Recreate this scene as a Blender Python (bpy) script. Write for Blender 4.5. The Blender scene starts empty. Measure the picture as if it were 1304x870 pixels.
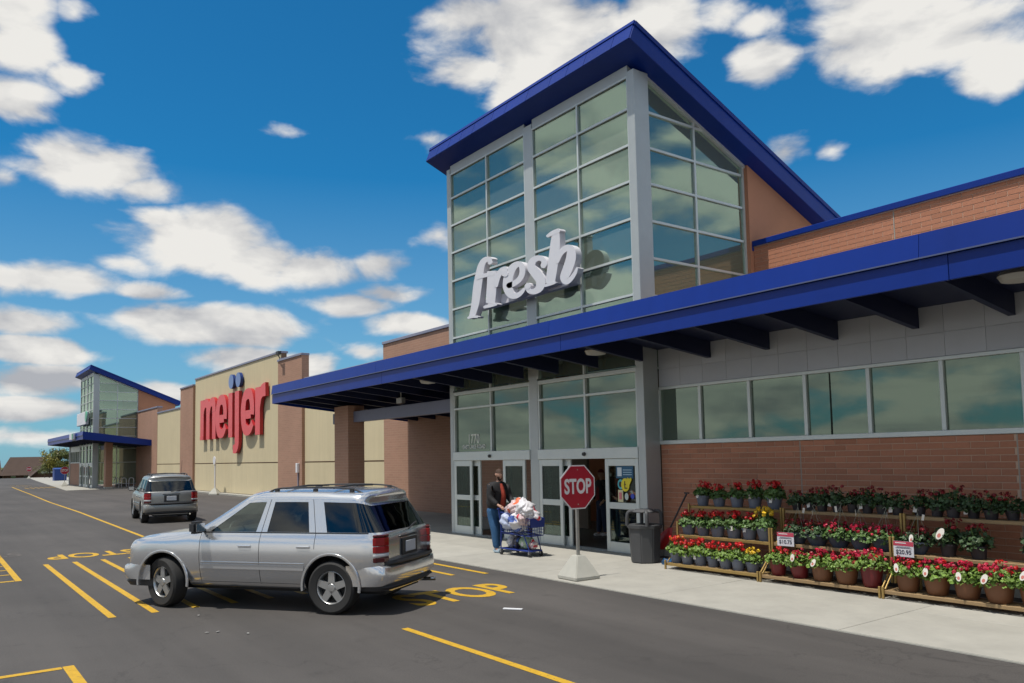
import bpy, bmesh, math, random
from mathutils import Vector, Matrix, Quaternion

random.seed(11)
scene = bpy.context.scene
R = math.radians

# ------------------------------------------------------------------ camera
PW, PH, FPX, PCX, PCY = 1304.0, 870.0, 1014.62, 652.0, 505.18
YAW, PITCH, ROLL, CAMZ = R(-53.556), R(4.2296), R(-1.1872), 2.17
_f = Vector((math.sin(YAW) * math.cos(PITCH), math.cos(YAW) * math.cos(PITCH), math.sin(PITCH)))
_r = Vector((math.cos(YAW), -math.sin(YAW), 0))
_u = _r.cross(_f)
CR = _r * math.cos(ROLL) + _u * math.sin(ROLL)
CU = -_r * math.sin(ROLL) + _u * math.cos(ROLL)
CAM = Vector((0, 0, CAMZ))
cd = bpy.data.cameras.new('camera')
cam = bpy.data.objects.new('camera', cd)
scene.collection.objects.link(cam)
cam.matrix_world = Matrix.Translation(CAM) @ Matrix((CR, CU, -_f)).transposed().to_4x4()
cd.sensor_width = 36.0
cd.sensor_fit = 'HORIZONTAL'
cd.lens = FPX / PW * 36.0
cd.shift_x = 0.0
cd.shift_y = (PCY - PH / 2) / PW
cd.clip_start = 0.1
cd.clip_end = 12000
scene.camera = cam


def ray(x, y):
    return _f + CR * ((x - PCX) / FPX) - CU * ((y - PCY) / FPX)


def on_z(x, y, z=0.0):
    d = ray(x, y)
    return CAM + d * ((z - CAM.z) / d.z)


def on_y(x, y, Y):
    d = ray(x, y)
    return CAM + d * (Y / d.y)


# ------------------------------------------------------------------ world, sun, exposure
SUN_EL = 71.5
SKY_STRENGTH = 0.1
world = bpy.data.worlds.new('World')
scene.world = world
world.use_nodes = True
wt = world.node_tree
wt.nodes.clear()


def wn(kind, **kw):
    n = wt.nodes.new(kind)
    for k, v in kw.items():
        setattr(n, k, v)
    return n


def wl(a, b):
    wt.links.new(a, b)


def wmath(op, a, b=None, c=None, clamp=False):
    n = wn('ShaderNodeMath', operation=op, use_clamp=clamp)
    for i, v in enumerate((a, b, c)):
        if v is None:
            continue
        if isinstance(v, (int, float)):
            n.inputs[i].default_value = v
        else:
            wl(v, n.inputs[i])
    return n.outputs[0]


def wvec(op, a, b=None):
    n = wn('ShaderNodeVectorMath', operation=op)
    for i, v in enumerate((a, b)):
        if v is None:
            continue
        if isinstance(v, (tuple, list)):
            n.inputs[i].default_value = v
        else:
            wl(v, n.inputs[i])
    return n


wout = wn('ShaderNodeOutputWorld')
wbg = wn('ShaderNodeBackground')
wbg.inputs['Strength'].default_value = SKY_STRENGTH
wl(wbg.outputs[0], wout.inputs[0])
sky = wn('ShaderNodeTexSky', sky_type='NISHITA')
sky.sun_disc = False
sky.sun_elevation = R(SUN_EL)
sky.sun_rotation = R(180)
sky.air_density = 1.0
sky.dust_density = 0.4
sky.ozone_density = 2.5
tint = wn('ShaderNodeMix', data_type='RGBA', blend_type='MULTIPLY')
tint.inputs[0].default_value = 1.0
tint.inputs[7].default_value = (0.13, 0.80, 1.12, 1)
wl(sky.outputs[0], tint.inputs[6])

tc = wn('ShaderNodeTexCoord')
D = tc.outputs['Generated']
sep = wn('ShaderNodeSeparateXYZ')
wl(D, sep.inputs[0])
dx, dy, dz = sep.outputs
# azimuth measured from -X so that the seam lies behind the camera
az = wmath('ARCTAN2', dy, wmath('MULTIPLY', dx, -1.0))
el = wmath('ARCSINE', dz)
comb = wn('ShaderNodeCombineXYZ')
wl(az, comb.inputs[0])
wl(el, comb.inputs[1])
V = comb.outputs[0]

# cloud banks: (px, py, half width, half height, strength), read off the photograph as sky directions
CLOUDS = [
    (700, 40, 130, 70, 1.25), (605, 95, 55, 40, .72), (590, 20, 75, 45, .8), (825, 40, 62, 75, .95), (720, -60, 190, 80, 1.3),
    (548, 178, 24, 16, .36), (660, 110, 60, 40, .9),
    (1190, 45, 150, 60, 1.25), (1130, 28, 80, 55, 1.0), (1270, 85, 80, 40, 1.0), (968, 84, 40, 30, .8), (1190, -40, 190, 80, 1.25),
    (962, 28, 26, 14, .34), (925, 15, 28, 17, .34), (998, 193, 24, 16, .4), (1060, 190, 11, 9, .22),
    (30, 55, 60, 55, .95), (85, 95, 40, 20, .65), (20, 120, 45, 30, .7), (10, 0, 60, 40, .9), (95, 15, 18, 20, .34),
    (118, 216, 92, 38, 1.15), (182, 242, 48, 22, .9), (75, 203, 42, 26, .9),
    (255, 312, 108, 46, 1.2), (335, 335, 80, 34, 1.1), (385, 342, 85, 30, 1.05), (205, 278, 48, 20, .75), (165, 335, 34, 14, .5),
    (70, 356, 88, 23, 1.05), (190, 371, 50, 11, .7), (480, 335, 42, 20, .6),
    (280, 414, 150, 27, 1.15), (185, 404, 60, 18, .85), (445, 390, 62, 18, .8), (515, 412, 62, 17, .95), (560, 300, 38, 20, .65),
    (300, 460, 60, 20, .9), (395, 465, 50, 15, .85), (215, 500, 44, 17, .8), (490, 375, 40, 12, .5),
    (35, 410, 70, 17, .85), (45, 445, 72, 19, .95), (40, 485, 80, 21, 1.0), (30, 522, 95, 19, 1.0), (60, 556, 130, 16, .8), (230, 545, 160, 20, .5),
    (365, 170, 20, 8, .24), (12, 228, 12, 8, .2), (470, 450, 30, 12, .5),
]
acc = None
for (cx_, cy_, rx_, ry_, st) in CLOUDS:
    d0 = ray(cx_, cy_).normalized()
    d1 = ray(cx_ + rx_, cy_).normalized()
    d2 = ray(cx_, cy_ - ry_).normalized()
    ae = lambda d: (math.atan2(d.y, -d.x), math.asin(max(-1, min(1, d.z))))
    a0, a1, a2 = ae(d0), ae(d1), ae(d2)
    ra = max(abs(a1[0] - a0[0]), .01)
    rb = max(abs(a2[1] - a0[1]), .006)
    s1 = wvec('SUBTRACT', V, (a0[0], a0[1], 0))
    s2 = wvec('MULTIPLY', s1.outputs[0], (1 / ra, 1 / rb, 0))
    ln = wvec('LENGTH', s2.outputs[0]).outputs['Value']
    m = wmath('MULTIPLY_ADD', ln, -st, st)
    acc = m if acc is None else wmath('MAXIMUM', acc, m)
# the same broken cumulus all round the rest of the sky
noiseG = wn('ShaderNodeTexNoise')
noiseG.inputs['Scale'].default_value = 2.6
noiseG.inputs['Detail'].default_value = 3
mpg = wn('ShaderNodeMapping')
mpg.inputs['Scale'].default_value = (1, 1, 3.6)
wl(D, mpg.inputs[0])
wl(mpg.outputs[0], noiseG.inputs['Vector'])
inview = wmath('MULTIPLY', wmath('GREATER_THAN', az, -0.06), wmath('LESS_THAN', az, 1.30))
inview = wmath('MULTIPLY', inview, wmath('LESS_THAN', el, 0.62))
gen = wmath('MULTIPLY_ADD', noiseG.outputs['Fac'], 4.6, -2.15)
low = wmath('MULTIPLY_ADD', el, -2.6, 0.62)          # the cloud deck closes up towards the horizon
low = wmath('MAXIMUM', low, 0.0)
gen = wmath('ADD', gen, low)
gen = wmath('SUBTRACT', gen, wmath('MULTIPLY', inview, 20.0))
acc = wmath('MAXIMUM', acc, gen)

mp = wn('ShaderNodeMapping')
mp.inputs['Scale'].default_value = (1, 1, 2.0)
wl(D, mp.inputs[0])


def cloud_noise(vec, scale, detail, rough=.58, dist=.35):
    n = wn('ShaderNodeTexNoise')
    n.inputs['Scale'].default_value = scale
    n.inputs['Detail'].default_value = detail
    n.inputs['Roughness'].default_value = rough
    n.inputs['Distortion'].default_value = dist
    wl(vec, n.inputs['Vector'])
    return n.outputs['Fac']


nz = cloud_noise(mp.outputs[0], 10.0, 9, .52, .2)
shift = wvec('ADD', mp.outputs[0], (0.0, 0.0, 0.04))
nz2 = cloud_noise(shift.outputs[0], 10.0, 5, .52, .2)
edge = wmath('MULTIPLY_ADD', nz, 2.4, -1.03)
dens = wmath('ADD', acc, edge)
mr = wn('ShaderNodeMapRange', interpolation_type='SMOOTHSTEP')
mr.inputs['From Min'].default_value = 0.02
mr.inputs['From Max'].default_value = 0.62
wl(dens, mr.inputs['Value'])
# fade of the ragged edge so thin parts stay translucent
relief = wmath('MULTIPLY_ADD', wmath('SUBTRACT', nz, nz2), 2.2, 0.55)
core = wmath('MULTIPLY_ADD', dens, 0.30, 0.0, clamp=True)
big0 = cloud_noise(mp.outputs[0], 6.5, 2, .5, .2)
shiftb = wvec('ADD', mp.outputs[0], (0.0, 0.0, 0.09))
big1 = cloud_noise(shiftb.outputs[0], 6.5, 2, .5, .2)
under = wmath('MULTIPLY', wmath('SUBTRACT', big0, big1), 2.2)     # sunlit tops, grey undersides
lit = wmath('ADD', wmath('ADD', relief, under), core, clamp=True)
mps = wn('ShaderNodeMapping')
mps.inputs['Scale'].default_value = (3, 3, 34)
wl(D, mps.inputs[0])
strk = cloud_noise(mps.outputs[0], 1.0, 4, .5, .2)     # flat cloud layers seen edge-on near the horizon
lowk = wmath('MULTIPLY_ADD', el, -4.0, 1.0, clamp=True)
sfac = wmath('MULTIPLY_ADD', wmath('MULTIPLY_ADD', strk, 3.2, -1.75), lowk, 0.0)
lit = wmath('ADD', lit, sfac, clamp=True)
ccol = wn('ShaderNodeMix', data_type='RGBA')
ccol.inputs[6].default_value = (4.3, 4.45, 4.8, 1)
ccol.inputs[7].default_value = (8.4, 8.25, 7.9, 1)
wl(lit, ccol.inputs[0])
# pale band of haze low over the horizon
hz = wn('ShaderNodeMapRange')
hz.inputs['From Min'].default_value = 0.0
hz.inputs['From Max'].default_value = 0.34
hz.inputs['To Min'].default_value = 0.66
hz.inputs['To Max'].default_value = 0.0
wl(el, hz.inputs['Value'])
hmix = wn('ShaderNodeMix', data_type='RGBA')
hmix.inputs[7].default_value = (3.1, 4.7, 6.0, 1)
wl(hz.outputs[0], hmix.inputs[0])
wl(tint.outputs[2], hmix.inputs[6])
fin = wn('ShaderNodeMix', data_type='RGBA')
wl(mr.outputs[0], fin.inputs[0])
wl(hmix.outputs[2], fin.inputs[6])
wl(ccol.outputs[2], fin.inputs[7])
wl(fin.outputs[2], wbg.inputs['Color'])
world.cycles.sampling_method = 'MANUAL'
world.cycles.sample_map_resolution = 512

sd = bpy.data.lights.new('sun', 'SUN')
sd.energy = 4.6
sd.angle = R(0.53)
sd.color = (1.0, 0.955, 0.88)
sun = bpy.data.objects.new('sun', sd)
scene.collection.objects.link(sun)
sun.rotation_euler = Vector((0.0, math.cos(R(SUN_EL)), -math.sin(R(SUN_EL)))).to_track_quat('-Z', 'Y').to_euler()
sun.location = (0, -20, 60)

vs = scene.view_settings
vs.view_transform = 'Standard'
vs.look = 'None'
vs.exposure = 0.0
vs.gamma = 1.0
vs.use_curve_mapping = False
scene.render.engine = 'CYCLES'
scene.cycles.max_bounces = 8
scene.cycles.transparent_max_bounces = 16
scene.cycles.caustics_reflective = False
scene.cycles.caustics_refractive = False

# ------------------------------------------------------------------ helpers
COL = scene.collection


def tag(o, label=None, cat=None, group=None, kind=None):
    if label: o['label'] = label
    if cat: o['category'] = cat
    if group: o['group'] = group
    if kind: o['kind'] = kind
    return o


def empty(name, loc=(0, 0, 0), rz=0.0, label=None, cat=None, group=None):
    o = bpy.data.objects.new(name, None)
    o.empty_display_size = 0.2
    COL.objects.link(o)
    o.location = loc
    o.rotation_euler = (0, 0, rz)
    return tag(o, label, cat, group)


def link(name, me, parent=None, loc=(0, 0, 0), rot=(0, 0, 0)):
    o = bpy.data.objects.new(name, me)
    COL.objects.link(o)
    if parent is not None:
        o.parent = parent
    o.location = loc
    o.rotation_euler = rot
    return o


def dup(o, parent=None, loc=None, rz=None):
    c = o.copy()
    COL.objects.link(c)
    c.parent = parent
    if loc is not None: c.location = loc
    if rz is not None: c.rotation_euler = (0, 0, rz)
    for ch in o.children:
        dup(ch, c)
    return c


class MB:
    """collects shapes; build() links them as one mesh object"""

    def __init__(self, off=(0, 0, 0)):
        self.v, self.f, self.m = [], [], []
        self.off = Vector(off)
        self.mi = 0

    def add(self, vs, fs):
        b = len(self.v)
        self.v += [Vector(p) for p in vs]
        for f in fs:
            self.f.append([b + i for i in f])
            self.m.append(self.mi)

    def box(self, x0, x1, y0, y1, z0, z1):
        self.add([(x0, y0, z0), (x1, y0, z0), (x1, y1, z0), (x0, y1, z0), (x0, y0, z1), (x1, y0, z1), (x1, y1, z1), (x0, y1, z1)],
                 [(0, 3, 2, 1), (4, 5, 6, 7), (0, 1, 5, 4), (1, 2, 6, 5), (2, 3, 7, 6), (3, 0, 4, 7)])

    def prism(self, poly, d0, d1, axis='y'):
        """2-D polygon (a, b) pushed from d0 to d1 along axis; y: (x,z)  x: (y,z)  z: (x,y)"""
        n = len(poly)
        mk = {'y': lambda a, b, d: (a, d, b), 'x': lambda a, b, d: (d, a, b), 'z': lambda a, b, d: (a, b, d)}[axis]
        self.add([mk(a, b, d0) for a, b in poly] + [mk(a, b, d1) for a, b in poly],
                 [tuple(range(n - 1, -1, -1)), tuple(range(n, 2 * n))] + [(i, (i + 1) % n, n + (i + 1) % n, n + i) for i in range(n)])

    def tube(self, pts, r, n=8, cap=True):
        pts = [Vector(p) for p in pts]
        rs = r if isinstance(r, (list, tuple)) else [r] * len(pts)
        t0 = (pts[1] - pts[0]).normalized()
        a = t0.orthogonal().normalized()
        rings = []
        for i, p in enumerate(pts):
            t = ((pts[min(i + 1, len(pts) - 1)] - pts[max(i - 1, 0)])).normalized()
            a = (a - t * a.dot(t)).normalized()
            b = t.cross(a)
            rings.append([p + (a * math.cos(2 * math.pi * k / n) + b * math.sin(2 * math.pi * k / n)) * rs[i] for k in range(n)])
        vs = [q for ring in rings for q in ring]
        fs = []
        for i in range(len(pts) - 1):
            for k in range(n):
                fs.append((i * n + k, i * n + (k + 1) % n, (i + 1) * n + (k + 1) % n, (i + 1) * n + k))
        if cap:
            fs.append(tuple(range(n - 1, -1, -1)))
            fs.append(tuple((len(pts) - 1) * n + k for k in range(n)))
        self.add(vs, fs)

    def lathe(self, prof, c=(0, 0, 0), n=20, axis='z', ripple=0.0, close=False):
        c = Vector(c)
        vs, fs = [], []
        for r, z in prof:
            for k in range(n):
                a = 2 * math.pi * k / n
                rr = r * (1 + (ripple if k % 2 else -ripple))
                if axis == 'z': p = (rr * math.cos(a), rr * math.sin(a), z)
                elif axis == 'y': p = (rr * math.cos(a), z, rr * math.sin(a))
                else: p = (z, rr * math.cos(a), rr * math.sin(a))
                vs.append(c + Vector(p))
        for i in range(len(prof) - 1):
            for k in range(n):
                fs.append((i * n + k, i * n + (k + 1) % n, (i + 1) * n + (k + 1) % n, (i + 1) * n + k))
        if close:
            fs.append(tuple(range(n - 1, -1, -1)))
            fs.append(tuple((len(prof) - 1) * n + k for k in range(n)))
        self.add(vs, fs)

    def mesh(self, name, mats, smooth=False, bevel=0.0, seg=1, fixn=True):
        me = bpy.data.meshes.new(name)
        me.from_pydata([p - self.off for p in self.v], [], self.f)
        if not isinstance(mats, (list, tuple)): mats = [mats]
        for m in mats: me.materials.append(m)
        if len(mats) > 1:
            me.polygons.foreach_set('material_index', self.m)
        bm = bmesh.new()
        bm.from_mesh(me)
        if fixn: bmesh.ops.recalc_face_normals(bm, faces=bm.faces)
        if bevel > 0:
            es = [e for e in bm.edges if len(e.link_faces) == 2 and e.calc_face_angle(0) > 0.6]
            bmesh.ops.bevel(bm, geom=es, offset=bevel, segments=seg, affect='EDGES', clamp_overlap=True)
        bm.to_mesh(me)
        bm.free()
        if smooth:
            me.polygons.foreach_set('use_smooth', [True] * len(me.polygons))
            try: me.set_sharp_from_angle(angle=R(40))
            except Exception: pass
        me.update()
        return me

    def build(self, name, mats, parent=None, smooth=False, bevel=0.0, seg=1, loc=(0, 0, 0), rot=(0, 0, 0)):
        return link(name, self.mesh(name, mats, smooth, bevel, seg), parent, loc, rot)


def spline(pts, n=6):
    """Catmull-Rom through tuples of any size"""
    out = []
    P = [pts[0]] + list(pts) + [pts[-1]]
    for i in range(1, len(P) - 2):
        for k in range(n):
            t = k / n
            q = []
            for a, b, c, d in zip(P[i - 1], P[i], P[i + 1], P[i + 2]):
                q.append(.5 * (2 * b + (c - a) * t + (2 * a - 5 * b + 4 * c - d) * t * t + (3 * b - a - 3 * c + d) * t ** 3))
            out.append(tuple(q))
    out.append(tuple(pts[-1]))
    return out


def ribbon(pts, n=6, round_ends=True):
    """outline of a stroke given as (a, b, width)"""
    s = spline(pts, n) if n > 1 else list(pts)
    L, Rr = [], []
    for i, (a, b, w) in enumerate(s):
        p, q = s[max(i - 1, 0)], s[min(i + 1, len(s) - 1)]
        t = Vector((q[0] - p[0], q[1] - p[1]))
        if t.length < 1e-9: t = Vector((1, 0))
        t.normalize()
        nn = Vector((-t.y, t.x)) * w / 2
        L.append((a + nn.x, b + nn.y))
        Rr.append((a - nn.x, b - nn.y))
    out = list(L)
    if round_ends:
        for (c, e1, e0) in ((s[-1], L[-1], Rr[-1]),):
            a0 = math.atan2(e1[1] - c[1], e1[0] - c[0])
            for k in range(1, 5):
                a = a0 - math.pi * k / 5
                out.append((c[0] + math.cos(a) * c[2] / 2, c[1] + math.sin(a) * c[2] / 2))
    out += Rr[::-1]
    if round_ends:
        c = s[0]
        a0 = math.atan2(Rr[0][1] - c[1], Rr[0][0] - c[0])
        for k in range(1, 5):
            a = a0 - math.pi * k / 5
            out.append((c[0] + math.cos(a) * c[2] / 2, c[1] + math.sin(a) * c[2] / 2))
    return out


def text_mesh(body, size=1.0, extrude=0.002, offset=0.0, mat=None, sx=1.0, align='CENTER'):
    cu = bpy.data.curves.new('t', 'FONT')
    cu.body = body
    cu.size = size
    cu.extrude = extrude
    cu.offset = offset
    cu.align_x = align
    cu.align_y = 'CENTER'
    cu.resolution_u = 4
    ob = bpy.data.objects.new('t', cu)
    COL.objects.link(ob)
    dg = bpy.context.evaluated_depsgraph_get()
    me = bpy.data.meshes.new_from_object(ob.evaluated_get(dg))
    bpy.data.objects.remove(ob)
    bpy.data.curves.remove(cu)
    if sx != 1.0: me.transform(Matrix.Diagonal((sx, 1, 1, 1)))
    me.materials.clear()
    if mat: me.materials.append(mat)
    return me


# ------------------------------------------------------------------ materials
MATS = {}


def mk(name, col, rough=.6, metal=0.0, var=0.0, vs=4.0, bump=0.0, bs=60.0, rand=0.0, island=0.0, spec=.5, coat=0.0, trans=0.0,
       streak=0.0, emit=None, alpha=None, stretch=(1, 1, 1), dirt=None):
    if name in MATS: return MATS[name]
    m = bpy.data.materials.new(name)
    m.use_nodes = True
    nt = m.node_tree
    b = nt.nodes['Principled BSDF']
    b.inputs['Roughness'].default_value = rough
    b.inputs['Metallic'].default_value = metal
    b.inputs['Specular IOR Level'].default_value = spec
    b.inputs['Coat Weight'].default_value = coat
    b.inputs['Coat Roughness'].default_value = 0.05
    c = tuple(col) + (1,)
    b.inputs['Base Color'].default_value = c
    N, Lk = nt.nodes, nt.links
    cur = None
    tcn = N.new('ShaderNodeTexCoord')
    mpn = N.new('ShaderNodeMapping')
    mpn.inputs['Scale'].default_value = stretch
    Lk.new(tcn.outputs['Object'], mpn.inputs[0])
    fac = None

    def addf(sock, amt):
        nonlocal fac
        mm = N.new('ShaderNodeMath'); mm.operation = 'MULTIPLY_ADD'
        Lk.new(sock, mm.inputs[0]); mm.inputs[1].default_value = 2 * amt
        mm.inputs[2].default_value = 1 - amt
        if fac is None: fac = mm.outputs[0]
        else:
            m2 = N.new('ShaderNodeMath'); m2.operation = 'MULTIPLY'
            Lk.new(fac, m2.inputs[0]); Lk.new(mm.outputs[0], m2.inputs[1]); fac = m2.outputs[0]
    if var:
        n = N.new('ShaderNodeTexNoise'); n.inputs['Scale'].default_value = vs; n.inputs['Detail'].default_value = 6
        n.inputs['Roughness'].default_value = .65
        Lk.new(mpn.outputs[0], n.inputs['Vector'])
        addf(n.outputs['Fac'], var * 1.8)
    if streak:
        n = N.new('ShaderNodeTexNoise'); n.inputs['Scale'].default_value = 1.0; n.inputs['Detail'].default_value = 5
        mp2 = N.new('ShaderNodeMapping'); mp2.inputs['Scale'].default_value = (5, 5, .25)
        Lk.new(tcn.outputs['Object'], mp2.inputs[0]); Lk.new(mp2.outputs[0], n.inputs['Vector'])
        addf(n.outputs['Fac'], streak)
    if rand:
        oi = N.new('ShaderNodeObjectInfo'); addf(oi.outputs['Random'], rand)
    if island:
        ge = N.new('ShaderNodeNewGeometry'); addf(ge.outputs['Random Per Island'], island)
    if fac is not None:
        mx = N.new('ShaderNodeMix'); mx.data_type = 'RGBA'; mx.blend_type = 'MULTIPLY'; mx.inputs[0].default_value = 1
        mx.inputs[6].default_value = c
        cc = N.new('ShaderNodeCombineColor')
        for i in range(3): Lk.new(fac, cc.inputs[i])
        Lk.new(cc.outputs[0], mx.inputs[7]); Lk.new(mx.outputs[2], b.inputs['Base Color'])
        rr = N.new('ShaderNodeMath'); rr.operation = 'MULTIPLY_ADD'; rr.use_clamp = True
        Lk.new(fac, rr.inputs[0]); rr.inputs[1].default_value = -.25 * rough; rr.inputs[2].default_value = rough * 1.25
        Lk.new(rr.outputs[0], b.inputs['Roughness'])
    if bump:
        n = N.new('ShaderNodeTexNoise'); n.inputs['Scale'].default_value = bs; n.inputs['Detail'].default_value = 4
        Lk.new(mpn.outputs[0], n.inputs['Vector'])
        bp = N.new('ShaderNodeBump'); bp.inputs['Strength'].default_value = bump; bp.inputs['Distance'].default_value = .02
        Lk.new(n.outputs['Fac'], bp.inputs['Height']); Lk.new(bp.outputs[0], b.inputs['Normal'])
    if trans:
        b.inputs['Transmission Weight'].default_value = trans
    if emit:
        b.inputs['Emission Color'].default_value = tuple(emit[:3]) + (1,)
        b.inputs['Emission Strength'].default_value = emit[3]
    MATS[name] = m
    return m


def glass(name, tcol, gcol, refl, rough=0.0, wav=0.0, wscale=.7, pale_veil=0.0):
    """tinted pane: part mirror, part see-through, more mirror at a grazing angle"""
    m = bpy.data.materials.new(name)
    m.use_nodes = True
    nt = m.node_tree
    nt.nodes.clear()
    N, Lk = nt.nodes, nt.links
    out = N.new('ShaderNodeOutputMaterial')
    tr = N.new('ShaderNodeBsdfTransparent'); tr.inputs[0].default_value = tuple(tcol) + (1,)
    gl = N.new('ShaderNodeBsdfGlossy'); gl.inputs[0].default_value = tuple(gcol) + (1,); gl.inputs['Roughness'].default_value = rough
    lw = N.new('ShaderNodeLayerWeight'); lw.inputs['Blend'].default_value = .25
    mm = N.new('ShaderNodeMath'); mm.operation = 'MULTIPLY_ADD'; mm.use_clamp = True
    Lk.new(lw.outputs['Fresnel'], mm.inputs[0]); mm.inputs[1].default_value = .55; mm.inputs[2].default_value = refl
    mx = N.new('ShaderNodeMixShader')
    Lk.new(mm.outputs[0], mx.inputs[0]); Lk.new(tr.outputs[0], mx.inputs[1]); Lk.new(gl.outputs[0], mx.inputs[2])
    if pale_veil:  # pale diffuse mix painted in for interior light, dulling the mirrored blue
        df = N.new('ShaderNodeBsdfDiffuse'); df.inputs[0].default_value = (.50, .56, .47, 1)
        m2 = N.new('ShaderNodeMixShader'); m2.inputs[0].default_value = pale_veil
        Lk.new(mx.outputs[0], m2.inputs[1]); Lk.new(df.outputs[0], m2.inputs[2]); Lk.new(m2.outputs[0], out.inputs[0])
    else:
        Lk.new(mx.outputs[0], out.inputs[0])
    if wav:
        tcn = N.new('ShaderNodeTexCoord')
        n = N.new('ShaderNodeTexNoise'); n.inputs['Scale'].default_value = wscale; n.inputs['Detail'].default_value = 1
        Lk.new(tcn.outputs['Object'], n.inputs['Vector'])
        bp = N.new('ShaderNodeBump'); bp.inputs['Strength'].default_value = wav; bp.inputs['Distance'].default_value = .05
        Lk.new(n.outputs['Fac'], bp.inputs['Height']); Lk.new(bp.outputs[0], gl.inputs['Normal'])
    MATS[name] = m
    return m


def asphalt_mat():
    m = bpy.data.materials.new('asphalt')
    m.use_nodes = True
    nt = m.node_tree
    N, Lk = nt.nodes, nt.links
    b = N['Principled BSDF']
    b.inputs['Roughness'].default_value = .85
    tcn = N.new('ShaderNodeTexCoord')

    def noise(scale, detail=5, sc=(1, 1, 1), rough=.6):
        mp_ = N.new('ShaderNodeMapping'); mp_.inputs['Scale'].default_value = sc
        n = N.new('ShaderNodeTexNoise'); n.inputs['Scale'].default_value = scale; n.inputs['Detail'].default_value = detail
        n.inputs['Roughness'].default_value = rough
        Lk.new(tcn.outputs['Object'], mp_.inputs[0]); Lk.new(mp_.outputs[0], n.inputs['Vector'])
        return n.outputs['Fac']
    big = noise(.22, 5)
    lane = noise(.9, 4, (.06, 1, 1))
    grit = noise(70, 3, rough=.8)
    spots = noise(2.2, 8, rough=.75)

    def ramp(f, p0, p1, c0, c1):
        r_ = N.new('ShaderNodeMapRange'); r_.inputs['From Min'].default_value = p0; r_.inputs['From Max'].default_value = p1
        r_.inputs['To Min'].default_value = c0; r_.inputs['To Max'].default_value = c1
        Lk.new(f, r_.inputs['Value']); return r_.outputs[0]

    def mul(a, c):
        q = N.new('ShaderNodeMath'); q.operation = 'MULTIPLY'; Lk.new(a, q.inputs[0]); Lk.new(c, q.inputs[1]); return q.outputs[0]
    f = mul(mul(ramp(big, .3, .7, .80, 1.16), ramp(lane, .35, .65, .82, 1.13)), mul(ramp(grit, .25, .75, .62, 1.38), ramp(spots, .56, .72, 1.04, .74)))
    # tarred hairline cracks
    mp_ = N.new('ShaderNodeMapping'); mp_.inputs['Scale'].default_value = (.16, .16, .16)
    wv = N.new('ShaderNodeTexVoronoi'); wv.feature = 'DISTANCE_TO_EDGE'; wv.inputs['Scale'].default_value = 1
    nn = N.new('ShaderNodeTexNoise'); nn.inputs['Scale'].default_value = 1.3; nn.inputs['Detail'].default_value = 6
    Lk.new(tcn.outputs['Object'], nn.inputs['Vector'])
    va = N.new('ShaderNodeVectorMath'); va.operation = 'MULTIPLY_ADD'
    Lk.new(nn.outputs['Color'], va.inputs[0]); va.inputs[1].default_value = (2.2, 2.2, 0); Lk.new(tcn.outputs['Object'], va.inputs[2])
    Lk.new(va.outputs[0], mp_.inputs[0]); Lk.new(mp_.outputs[0], wv.inputs['Vector'])
    crack = ramp(wv.outputs['Distance'], 0.0, .0035, .72, 1.0)
    f = mul(f, crack)
    mx = N.new('ShaderNodeMix'); mx.data_type = 'RGBA'; mx.blend_type = 'MULTIPLY'; mx.inputs[0].default_value = 1
    mx.inputs[6].default_value = (.062, .0555, .051, 1)
    cc = N.new('ShaderNodeCombineColor')
    for i in range(3): Lk.new(f, cc.inputs[i])
    Lk.new(cc.outputs[0], mx.inputs[7]); Lk.new(mx.outputs[2], b.inputs['Base Color'])
    bp = N.new('ShaderNodeBump'); bp.inputs['Strength'].default_value = .35; bp.inputs['Distance'].default_value = .01
    Lk.new(grit, bp.inputs['Height']); Lk.new(bp.outputs[0], b.inputs['Normal'])
    MATS['asphalt'] = m
    return m


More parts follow.
